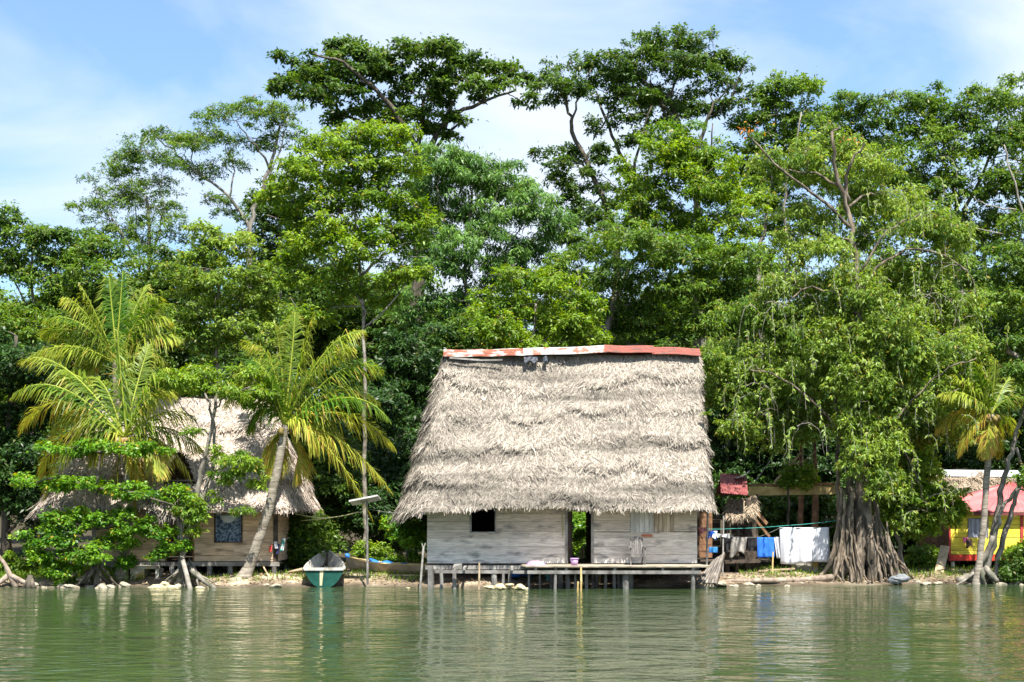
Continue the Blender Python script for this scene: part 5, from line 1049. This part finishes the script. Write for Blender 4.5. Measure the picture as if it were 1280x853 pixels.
tree('canopy_tree', 'slender yellow-green tree above the left hut', 58,
 [(.17,.06,[(271,640),(272,520),(272,420),(275,335),(268,285)]),(.07,.03,[(275,395),(298,405),(320,432)]),(.07,.03,[(275,360),(250,335),(238,318)]),(.06,.03,[(274,350),(300,325),(315,305)])],
 [(264,288,26,9),(248,318,36,11),(300,310,32,10),(280,344,42,12),(234,354,32,11),(320,340,28,11),(260,384,42,13),(310,386,36,12),(220,400,28,12),(340,372,22,10),(285,414,42,12),(230,335,22,8),(335,420,26,12),(245,425,36,12),(290,370,30,9)],
 K['yellow'], bark_pale, 8, .72, .2, 11, seed=17, group=BACK)
tree('canopy_tree', 'dark green tree between the upper palm and the feathery tree', 69,
 [(.24,.08,[(215,640),(214,470),(212,380),(210,330)])],
 [(195,345,32,14),(225,325,32,13),(170,370,32,14),(215,375,36,16),(190,410,38,18),(240,420,36,18),(215,450,40,20),(320,430,40,20),(275,450,44,20),(340,400,30,18),(180,450,36,20),(330,465,36,18)],
 K['dark'], bark_dark, 8, 1.15, .2, 12, seed=18, group=BACK)
# the shaded trees of the second row, one by one
UND = 'shaded understorey trees behind the houses'
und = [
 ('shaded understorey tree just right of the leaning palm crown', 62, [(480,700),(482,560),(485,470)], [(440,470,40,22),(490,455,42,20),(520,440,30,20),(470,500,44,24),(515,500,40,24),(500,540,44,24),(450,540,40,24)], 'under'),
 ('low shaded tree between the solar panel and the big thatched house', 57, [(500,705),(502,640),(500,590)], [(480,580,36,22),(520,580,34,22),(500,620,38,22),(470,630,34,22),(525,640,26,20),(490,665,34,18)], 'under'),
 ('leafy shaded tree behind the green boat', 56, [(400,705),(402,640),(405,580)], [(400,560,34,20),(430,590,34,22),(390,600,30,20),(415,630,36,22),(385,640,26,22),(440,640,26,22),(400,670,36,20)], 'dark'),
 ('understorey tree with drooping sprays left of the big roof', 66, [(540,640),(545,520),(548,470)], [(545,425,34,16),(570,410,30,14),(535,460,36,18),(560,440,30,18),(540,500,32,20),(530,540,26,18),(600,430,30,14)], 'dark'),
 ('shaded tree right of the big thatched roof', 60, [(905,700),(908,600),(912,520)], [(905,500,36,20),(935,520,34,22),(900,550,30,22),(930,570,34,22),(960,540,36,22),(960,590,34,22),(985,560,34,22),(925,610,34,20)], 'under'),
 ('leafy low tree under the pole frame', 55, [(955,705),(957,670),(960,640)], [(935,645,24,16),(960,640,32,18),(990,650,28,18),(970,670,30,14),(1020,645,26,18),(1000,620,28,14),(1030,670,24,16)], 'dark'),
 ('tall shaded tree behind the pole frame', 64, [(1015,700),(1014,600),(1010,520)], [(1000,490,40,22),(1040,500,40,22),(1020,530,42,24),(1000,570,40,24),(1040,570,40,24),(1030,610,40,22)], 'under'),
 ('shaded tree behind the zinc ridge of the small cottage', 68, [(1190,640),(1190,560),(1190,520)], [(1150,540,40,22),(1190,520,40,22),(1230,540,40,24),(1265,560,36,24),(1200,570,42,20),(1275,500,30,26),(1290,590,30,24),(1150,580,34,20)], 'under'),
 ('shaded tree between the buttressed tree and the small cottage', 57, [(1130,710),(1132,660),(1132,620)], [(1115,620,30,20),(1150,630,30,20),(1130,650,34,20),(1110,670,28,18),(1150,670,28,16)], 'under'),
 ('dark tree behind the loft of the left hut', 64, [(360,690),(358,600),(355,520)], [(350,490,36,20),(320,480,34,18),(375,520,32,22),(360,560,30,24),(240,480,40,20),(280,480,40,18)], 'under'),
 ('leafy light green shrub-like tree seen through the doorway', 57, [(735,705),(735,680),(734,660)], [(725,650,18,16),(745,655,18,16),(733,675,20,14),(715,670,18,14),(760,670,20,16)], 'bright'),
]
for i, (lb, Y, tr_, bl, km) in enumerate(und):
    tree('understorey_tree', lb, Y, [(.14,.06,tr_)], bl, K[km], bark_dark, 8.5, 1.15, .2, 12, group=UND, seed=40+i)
# woods farther back: nobody could count them
rng = np.random.default_rng(99); C = []; R3 = []
for i in range(520):
    px = rng.uniform(-500, 1780); Y = rng.uniform(95, 112); base = 355 + 18*math.sin(px*.031+1) + (45 if 640 < px < 800 else 0) - (20 if px > 1150 else 0) - (15 if px < 100 else 0)
    py = base + rng.uniform(0, 1)**.8*270; s = Y/F
    C.append(np.array(P(px, py, Y))); R3.append(np.array((62*s, 30*s, 34*s))*rng.uniform(.7, 1.2))
V, Fc, T, _ = foliage(rng, np.array(C), R3, 8*100/F, .8, .2, 14*100/F)
o = mesh_obj('distant_woods', V, Fc, K['mid'], (0, 100, 3), attrs=T); props(o, 'dense dark woods closing the view behind all the trees', 'woods', None, 'stuff')
# trees beyond both margins (they also stand in the water's mirror)
for i, (px, Y, lb, km) in enumerate([(-140,60,'bushy tree just past the left edge of the view','mid'),(1440,60,'bushy tree just past the right edge of the view','mid')]):
    tree('canopy_tree', lb, Y, [(.3,.1,[(px,640),(px,480),(px,330)])], [(px+dx, py, 60, 28) for dx, py in ((0,300),(-50,350),(50,360),(-20,420),(40,450),(-60,480),(10,520),(60,560),(-40,590))], K[km], bark_dark, 9, .9, .2, 14, seed=60+i)
# ------------------------------------------------------------------ buttressed tree on the bank
bark_butt = M('bark_fluted', (.075,.056,.038), (.25,.205,.155), 4.5, .9, 1.0, (1.6,1.6,.35), c3=(.04,.034,.026), s3=2.4, t3=(.47,.6), bscale=14)
def buttress(tk, rng):
    Y = 49.2
    for pts, rr in [
      ([(1046,731,-.5),(1053,700,-.3),(1060,660,-.1),(1063,620,0),(1060,575,0),(1056,540,0),(1050,470,0)],[.34,.30,.27,.24,.2,.17,.12]),
      ([(1086,731,-.6),(1086,690,-.4),(1082,650,-.2),(1082,610,.0),(1081,570,0),(1080,530,0),(1076,470,0)],[.40,.40,.36,.28,.22,.2,.16]),
      ([(1066,732,-.7),(1070,700,-.5),(1074,660,-.3),(1076,620,-.1),(1074,580,0)],[.3,.34,.3,.24,.15]),
      ([(1050,640,.3),(1049,590,.3),(1049,540,.3),(1046,480,.3)],[.12,.11,.10,.08]),
      ([(1098,733,-.4),(1098,700,-.2),(1096,650,.1),(1092,600,.1)],[.25,.24,.16,.08]),
      ([(1012,730,-.3),(1030,713,-.2),(1042,690,-.1),(1048,655,0),(1052,610,0)],[.10,.13,.16,.15,.08]),
      ([(1030,732,-.9),(1040,712,-.7),(1048,680,-.4),(1053,640,-.25),(1055,610,-.2)],[.11,.11,.11,.1,.06]),
      ([(1078,733,-1.1),(1068,705,-.9),(1062,670,-.55),(1061,640,-.4)],[.05,.06,.06,.04]),
      ([(1113,733,-.7),(1106,705,-.5),(1100,670,-.2),(1096,630,0)],[.11,.11,.1,.06]),
      ([(1128,733,-.2),(1116,705,-.1),(1106,680,.1),(1098,640,.2)],[.09,.1,.1,.06]),
      ([(1142,730,.3),(1126,700,.3),(1112,682,.3),(1100,660,.3)],[.07,.08,.08,.06]),
      ([(1136,716,.5),(1122,690,.5),(1108,672,.4)],[.07,.07,.06]),
      ([(1120,733,-.4),(1112,715,-.4),(1103,695,-.3)],[.06,.07,.06]),
      ([(1150,732,.1),(1132,712,.1),(1112,690,.2)],[.06,.06,.05]),
      ([(1058,734,-1.0),(1055,712,-.8),(1053,695,-.5)],[.08,.1,.08]),
      ([(1094,734,-1.0),(1092,712,-.8),(1090,690,-.5)],[.09,.1,.08]),
      ([(1144,726,.0),(1130,706,.1),(1110,690,.2)],[.05,.06,.05])]:
        w = [np.array(P(p[0], p[1], Y)) + np.array([0, p[2], 0]) for p in pts]
        path = smooth_path(w, 5, .02, rng); m = len(path); r = .56*np.interp(np.linspace(0, 1, m), np.linspace(0, 1, len(rr)), rr)
        tk.tube(path, list(r), 12, .07)
    for i in range(46):      # tangle of thin roots
        hx = rng.uniform(1046, 1112); hy = rng.uniform(640, 715); bxx = 1075 + (hx-1076)*rng.uniform(1.0, 1.6) + rng.normal(6, 6); dy = rng.uniform(-.9, .3)
        a = np.array(P(hx, hy, Y)) + [0, dy*.5-.1, 0]; c = np.array(P(bxx, 732, Y)) + [0, dy-.2, 0]; c[2] = ground(c[0], c[1])-.05
        m_ = (a+c)/2 + rng.normal(0, .12, 3); r_ = rng.uniform(.02, .055)
        tk.tube(smooth_path([a, m_, c], 4, .02, rng), r_, 6, .12)
print('before', NLEAF)
BTR = tree('buttressed_tree', 'huge drooping light green tree with grey fluted buttress trunk on the right bank', 49.2,
 [(.19,.05,[(1074,690),(1076,540),(1076,450),(1072,380),(1068,330),(1062,270),(1046,215),(1040,165)]),(.07,.02,[(1063,285),(1031,255),(990,226),(946,186),(925,165)]),(.08,.03,[(1062,252),(1058,212),(1078,182)]),(.06,.02,[(1075,402),(1050,372),(1000,365),(970,390)]),(.06,.02,[(1072,382),(1098,335),(1150,310),(1210,336),(1225,370)]),(.05,.02,[(1075,442),(1108,412),(1150,426)]),(.06,.02,[(1062,258),(1088,240),(1112,232)]),(.05,.02,[(1070,345),(1110,290),(1150,268)]),(.06,.02,[(1052,235),(1022,215),(980,208)]),
  (.05,.02,[(1084,580),(1120,520),(1165,470),(1200,455)]),(.05,.02,[(1056,550),(1010,500),(960,470),(930,465)]),(.05,.02,[(1128,560),(1150,600),(1165,640)]),(.06,.02,[(1110,500),(1140,490),(1160,500),(1185,490)])],
 [(1045,152,30,7),(1078,166,26,7),(1010,185,26,7),(1040,172,40,8),(1098,188,36,9),(1132,224,50,13),(1090,216,36,11),(1180,244,32,12),(1150,270,52,13),(1092,276,36,11),(1028,202,40,9),(1018,245,36,10),(998,292,32,11),(1205,275,26,10),(960,180,24,6),(1040,300,32,12),
  (998,340,42,14),(1056,335,48,15),(1118,322,52,15),(1180,320,46,13),(960,380,42,16),(1020,388,52,18),(1090,380,52,18),(1150,370,52,18),(1204,372,38,17),(925,424,40,18),(980,438,52,19),(1050,444,56,20),(1120,434,56,20),(1180,430,48,20),(908,470,30,18),(960,490,46,18),(1030,500,54,20),(1100,500,52,20),(1160,490,48,20),(1214,470,28,18),(928,520,30,14),(990,528,36,12),(1128,548,42,18),(1180,530,36,18),(1120,598,28,17),(1158,590,30,16),(1180,622,24,11),(1098,560,24,18),(1140,640,22,12),(1070,470,40,22,-2),(1060,520,26,16,-1.8),(1096,588,18,12,-2.3),(1062,558,16,10,-2.2),(1100,540,26,16,-2),(1040,420,40,20,-2),(1110,400,40,20,-2),(1068,360,30,16,-2),(1225,420,24,16),(890,440,18,14),(940,455,40,16),(1010,460,40,16)],
 K['yellow'], bark_butt, 7.5, 1.3, .5, 12, flat=.7, elong=.36, fat=1.5, seed=20, yoff=1.3, hang=.9, twig=.018, root_extra=buttress, ysp=.3, depth=.7)
# leafy strands that hang from it
rng = np.random.default_rng(79); sp_ = [(1000,350),(960,390),(1020,395),(1090,390),(1150,380),(1204,380),(925,435),(980,450),(1050,455),(1120,445),(1180,440),(908,480),(960,500),(1030,510),(1100,510),(1160,500),(1214,480),(930,525),(985,535),(1128,555),(1180,535),(1120,605),(1160,595),(1130,235),(1180,255),(1150,280),(1095,285),(1060,345),(1118,335),(1180,335),(1000,300),(1100,560),(1140,620),(1075,540),(1050,500)]
Bq, Dq, Lq = [], [], []; hb = MB()
for px, py in sp_:
    for _ in range(7):
        a = np.array(P(px + rng.normal(0, 30), py + rng.normal(-8, 16), 49.2 + rng.uniform(-1.6, 2.0))); hl = rng.uniform(.4, 1.5); sw_ = rng.normal(0, .35, 2)
        pth = np.array([a + [sw_[0]*t*(1.6-t)*hl, sw_[1]*t*hl - .25*t*hl, .18*t*hl - hl*t*t] for t in np.linspace(0, 1, 8)]); hb.tube(list(pth[::2])+[pth[-1]], .008, 3)
        n_ = int(hl*26); t = rng.random(n_)*7; i0 = np.minimum(t.astype(int), 6); q = pth[i0]*(1-(t-i0))[:, None] + pth[i0+1]*(t-i0)[:, None]
        Bq.append(q); Dq.append(rng.normal(0, .6, (n_, 3)) + [0, 0, -.75]); Lq.append(rng.uniform(.09, .19, n_))
Bq = np.concatenate(Bq); Dq = np.concatenate(Dq); Lq = np.concatenate(Lq)
V, Fc = leaf_quads(Bq, Dq, nrm(rng.normal(0, .5, (len(Bq), 3)) + [0, -.7, .6]), Lq, Lq*.34, .15)
tq = np.array([f for f in hb.Fc if len(f) == 4]) + len(V)
mesh_obj('hanging_sprays', np.concatenate([V, np.array([tuple(v) for v in hb.V])]), np.concatenate([Fc, tq]), [K['yellow'], bark_pale], ORG[BTR.name], BTR, attrs=np.concatenate([np.clip(rng.normal(.6, .22, len(Bq)), 0, 1), np.zeros(len(tq))]), midx=np.concatenate([np.zeros(len(Fc), int), np.ones(len(tq), int)]))
# fine bare drooping twigs and the orange bromeliads on it
mb = MB(); rng = np.random.default_rng(77)
for i in range(60):
    px, py = rng.uniform(925, 1215), rng.uniform(330, 560); a = np.array(P(px, py, 48.7+rng.random()*1.5)); n_ = rng.uniform(25, 70)*.028; sx = rng.choice([-1, 1])*rng.uniform(.3, .9)
    pp = smooth_path([a, a+[sx*n_*.4, -.1, .10*n_], a+[sx*n_*.8, -.2, -.2*n_], a+[sx*n_*1.0, -.2, -.9*n_]], 4, .02, rng); mb.tube(pp, [.014-.011*j/len(pp) for j in range(len(pp))], 4)
part('twigs', mb, bark_pale, BTR)
rng = np.random.default_rng(78); k = 34; cs = np.array([P(935+12*rng.normal(), 160+6*rng.normal(), 48.4) for _ in range(22)]+[P(1066+9*rng.normal(), 175+4*rng.normal(), 48.6) for _ in range(12)])
V, Fc = leaf_quads(cs, rng.normal(0,1,(k,3))+[0,0,.2], nrm(rng.normal(0,.5,(k,3))+[0,-.4,1]), rng.uniform(.12,.24,k), rng.uniform(.05,.09,k), .1)
o = mesh_obj('orange_leaves', V, Fc, leaf_mat('leaf_orange', (.42,.14,.02), (.50,.26,.02), .3), ORG[BTR.name], BTR, attrs=rng.random(k)); o['label'] = 'clusters of orange dying leaves'
# ------------------------------------------------------------------ palms
palm('coconut_palm', 'upper coconut palm with upright fronds at left, standing behind the lower crown', 50.2, [(148,710),(150,600),(147,520),(145,452)],
 [(134,342,138,380),(152,338,149,380),(176,352,162,380),(108,362,124,392),(92,378,112,380),(48,398,92,378),(50,418,85,392),(200,374,180,382),(210,402,185,385),(225,425,190,405),(30,445,80,415),(60,455,95,420),(205,450,185,425),(95,470,115,440),(165,470,160,445)], seed=1, nuts=0, width=.8)
palm('coconut_palm', 'lower yellowing coconut palm at left with drooping golden fronds', 48.0, [(152,722),(158,660),(160,600),(157,548)],
 [(146,412,150,470),(172,424,163,470),(26,452,75,425),(62,470,100,445),(22,540,60,462,None or 0.2,.5),(58,546,90,480),(50,628,75,520,.4,.7),(52,596,80,505,-.2,.5),(82,600,100,520),(240,520,200,500),(252,562,205,515),(206,598,188,535,-.3,.6),(180,612,172,545,-.5,.7),(228,470,195,460),(210,490,185,480),(100,560,120,500),(30,500,75,450),(236,600,205,530,.3,.2),(110,470,130,470),(120,580,138,530,-.6,.3),(146,640,140,580,.3,1),(170,648,172,590,-.2,1)], seed=2, nuts=7, width=.85)
palm('coconut_palm', 'leaning coconut palm with pale curved trunk between the left hut and the green boat', 47.7, [(303,722),(318,690),(335,640),(348,580),(357,532)],
 [(366,388,365,440),(392,394,378,440),(342,400,352,440),(322,432,342,440),(300,428,335,425),(292,472,325,445),(278,505,318,462),(438,432,400,425),(476,462,430,432),(490,528,445,468),(495,562,440,490,-.6,.25),(490,615,425,525,-.4,.35),(468,648,418,540,-.9,.3),(398,566,388,505,-.5,.2),(470,500,420,462),(455,415,405,415),(310,540,328,480),(335,470,345,480),(430,560,405,495),(290,445,325,430),(372,602,380,548,.2,1),(340,590,338,545,.3,1)], seed=3, nuts=5, r0=.24, width=.85)
palm('coconut_palm', 'coconut palm with a yellow lower skirt in front of the yellow house', 48.7, [(1220,724),(1229,660),(1234,590),(1239,518)],
 [(1214,455,1228,480),(1240,452,1240,480),(1270,468,1255,485),(1165,496,1200,482),(1172,540,1200,500,.2,.9),(1196,570,1212,520,-.2,1),(1228,572,1234,535,-.3,1),(1280,500,1260,490),(1290,540,1265,505),(1190,470,1215,482),(1250,570,1248,530,.3,.6)], seed=5, nuts=4, r0=.13, r1=.10, width=.6)
# ------------------------------------------------------------------ broadleaf trees in front
def roots(px0, Y, spread, n, hpx, r=.06, seed=0):
    def f(tk, rng):
        for i in range(n):
            t = (i+.5)/n*2-1+rng.normal(0,.12); q_ = rng.uniform(-6, 14); r_ = r*rng.uniform(.35, 1.1); a = P(px0+t*spread*.14, hpx+q_*.6-abs(t)*4, Y); b = P(px0+t*spread*rng.uniform(.4,.75), hpx+12+q_*.5, Y+rng.uniform(-.45,.3)); c = P(px0+t*spread*rng.uniform(.7,1.25), 737, Y+rng.uniform(-.7,.5)); c.z = ground(c.x, c.y)-.1
            tk.tube(smooth_path([a, b, c], 3, .015, rng), [r_*1.3]*3+[r_]*4, 6, .12)
    return f
tree('almond_tree', 'bright green layered almond tree on the rocks at left', 46.9,
 [(.11,.03,[(122,732),(121,690),(118,640),(122,600),(127,562)]),(.05,.02,[(127,565),(95,560),(60,572)]),(.05,.02,[(126,566),(160,556),(195,570)]),(.06,.02,[(121,612),(80,600),(38,604)]),(.06,.02,[(121,612),(170,615),(228,632)]),(.08,.02,[(119,660),(80,655),(55,670)]),(.08,.02,[(119,660),(165,655),(215,678)])],
 [(80,562,40,5,0),(126,556,34,6,.1),(170,562,34,5,0),(60,602,36,6,.1),(105,603,40,7,-.1),(150,608,40,7,.1),(200,618,34,7,-.2),(225,634,20,6,.1),(92,650,30,10,.2),(60,640,14,6,-.1),(70,672,34,12,-.2),(45,692,18,10,.1),(140,648,34,8,.2),(178,662,32,9,0),(212,684,22,8,-.1),(105,690,34,13,-.3),(70,712,22,8,0),(148,676,24,11,.3),(90,722,14,6,-.2),(150,700,14,10,.4),(95,635,22,7,.3),(28,600,10,4,0)],
 K['almond'], bark_dark, 7.5, .68, .12, 8.5, flat=.35, elong=.52, fat=1.2, seed=21, twig=.012, ysp=.3, depth=.8, root_extra=roots(122, 46.9, 34, 7, 712, .07))
tree('mangrove_tree', 'crooked tree with stilt roots and narrow leaves in front of the left hut', 47.2,
 [(.14,.045,[(226,728),(228,690),(242,640),(250,600),(262,552),(270,505),(268,482)]),(.09,.035,[(236,665),(258,600),(262,560),(258,515),(246,488)]),(.04,.015,[(254,600),(275,582),(300,572)]),(.035,.015,[(244,640),(252,628),(262,620)]),(.04,.015,[(268,510),(292,494),(318,486)]),(.04,.015,[(262,545),(240,525),(222,500)])],
 [(238,478,26,12,-.3),(262,466,24,10,.2),(292,486,32,11,-.2),(322,490,18,8,0),(216,472,20,10,.3),(300,578,30,8,-.3),(322,598,14,8,0),(282,588,16,6,-.2),(245,632,20,10,-.5),(222,612,18,8,-.4),(268,618,12,5,-.3),(270,560,10,10,0),(240,540,10,7,-.2),(250,655,10,10,-.4),(310,465,20,8,.2),(304,640,8,8,-.3)],
 K['bright'], bark_grey, 8, .65, .4, 9, flat=.5, elong=.36, fat=1.3, seed=22, twig=.014, ysp=.2, root_extra=roots(232, 47.2, 40, 11, 705, .075))
tree('leaning_tree', 'many-stemmed grey tree leaning over the water beside the yellow house', 48.9,
 [(.15,.06,[(1216,724),(1236,690),(1246,645),(1252,615),(1260,575),(1272,540),(1288,480)]),(.11,.05,[(1228,726),(1238,690),(1242,660),(1250,635),(1262,612),(1278,598)]),(.12,.06,[(1240,727),(1252,685),(1266,645),(1272,622),(1284,590)]),(.15,.08,[(1212,726),(1226,700),(1238,670)]),(.13,.09,[(1196,727),(1215,722),(1240,722),(1250,728)]),(.05,.02,[(1270,560),(1285,590),(1292,620)])],
 [(1284,470,26,9,-1.6),(1254,466,22,7,-1.8),(1302,500,26,10,-1.6),(1275,595,22,4,-1.2),(1292,615,14,6,-1.2)],
 K['mid'], bark_grey, 8, .9, .3, 10, seed=23, twig=.015, root_extra=roots(1226, 48.9, 34, 8, 712, .09))
tree('sapling', 'leafy sprays hanging beside the small cottage thatch', 50.5,
 [(.12,.04,[(1132,716),(1124,680),(1118,640),(1112,590)]),(.04,.015,[(1120,650),(1150,625),(1185,612)]),(.03,.012,[(1115,620),(1140,575),(1165,560)])],
 [(1150,620,24,10),(1180,612,20,8),(1195,640,16,6),(1175,635,22,8),(1128,600,22,12),(1150,575,24,12),(1160,645,18,8),(1112,640,14,14)],
 K['bright'], bark_grey, 8, .95, .35, 10, seed=24, twig=.014)
# ------------------------------------------------------------------ shrubs and grass on the bank
SH = [
 ('dark green rounded shrub at the right edge of the bank', 48.6, (1266,728), [(1266,706,14,8),(1282,698,16,10),(1272,720,18,7),(1298,712,18,12),(1256,720,8,6)], 'dark'),
 ('lit leafy shrub between the left hut and the green boat', 51.5, (370,712), [(366,640,16,14),(385,655,20,16),(368,675,18,16),(390,690,22,12),(375,700,16,8)], 'mid'),
 ('small bright shrub by the left corner of the big house', 50.5, (512,712), [(506,660,14,9),(524,662,14,9),(515,672,18,8),(492,655,9,8),(520,695,10,6)], 'almond'),
 ('low yellow-green shrub behind the tan canoe', 52, (470,708), [(470,690,18,8),(485,697,14,6),(455,685,9,8),(500,700,12,5)], 'bright'),
 ('leafy shrub behind the doorway of the grey house', 54.5, (733,708), [(722,662,10,14),(735,650,12,10),(738,682,12,12),(728,692,10,8)], 'almond'),
 ('fern clump at the foot of the small cottage', 52.5, (1150,716), [(1150,690,16,10),(1160,700,12,8),(1140,700,10,8)], 'bright'),
 ('low green shrub on the bank at far left', 48.2, (28,724), [(20,704,22,7),(48,706,18,7),(5,708,16,7),(70,708,16,6)], 'bright'),
 ('vine covered bush hanging from the pole frame', 52.0, (985,706), [(985,588,8,8),(984,602,7,6),(1008,588,5,8),(1006,604,4,8)], 'bright'),
 ('green shrub under the floor of the left hut', 52.8, (275,712), [(268,704,14,6),(285,705,14,6),(255,706,10,5)], 'bright'),
 ('shrub with pale flowers along the yellow wall', 51.0, (1270,716), [(1270,684,10,4),(1284,680,10,5),(1260,692,8,4)], 'bright'),
]
for i, (lb, Y, b_, bl, km) in enumerate(SH):
    bush('shrub', lb, Y, [b_, ((b_[0]+bl[0][0])/2, (b_[1]+bl[0][1])/2), bl[0][:2]], bl, K[km], 7, 1.15, seed=80+i, group='shrubs on the bank', pad=8, elong=.45)
rng = np.random.default_rng(55); Q = []
for i in range(9000):
    u = rng.random()
    x = rng.uniform(-19.5, -12.5) if u < .5 else (rng.uniform(-11.5, -3) if u < .7 else rng.uniform(8, 20)); y = shore(x) + .4 + rng.gamma(1.6, 1.2)
    if -13.4 < x < -8 and y > 48.2 and rng.random() < .7: continue
    Q.append((x, y, ground(x, y)-.02))
Q = np.array(Q); k = len(Q); D = nrm(rng.normal(0, .35, (k, 3)) + [0, -.1, 1])
V, Fc = leaf_quads(Q, D, nrm(rng.normal(0, .5, (k, 3)) + [0, -1, .1]), rng.uniform(.12, .38, k)*np.where(Q[:, 0] < -12, 1.2, .75), rng.uniform(.015, .035, k), .12)
o = mesh_obj('grass', V, Fc, K['bright'], (0, 48, 0), attrs=np.clip(rng.normal(.6, .25, k), 0, 1)); props(o, 'tufts of grass and weeds along the muddy bank', 'grass', None, 'stuff')
rng = np.random.default_rng(56); k = 7000; x = rng.uniform(-20, 22, k); y = np.array([shore(a) for a in x]) + .15 + rng.gamma(1.3, 1.0, k)
Q = np.array([(a, b, ground(a, b)+.015) for a, b in zip(x, y)]); D = nrm(rng.normal(0, 1, (k, 3))*[1, 1, .15])
V, Fc = leaf_quads(Q, D, nrm(rng.normal(0, .25, (k, 3))+[0, 0, 1]), rng.uniform(.06, .2, k), rng.uniform(.03, .08, k), .0)
o = mesh_obj('leaf_litter', V, Fc, M('dead_leaves', (.16,.09,.04), (.46,.36,.24), 2, .9, 0, island=.4), (0, 48, 0)); props(o, 'fallen leaves and twigs littering the bank', 'leaf litter', None, 'stuff')

print('leaves', NLEAF)
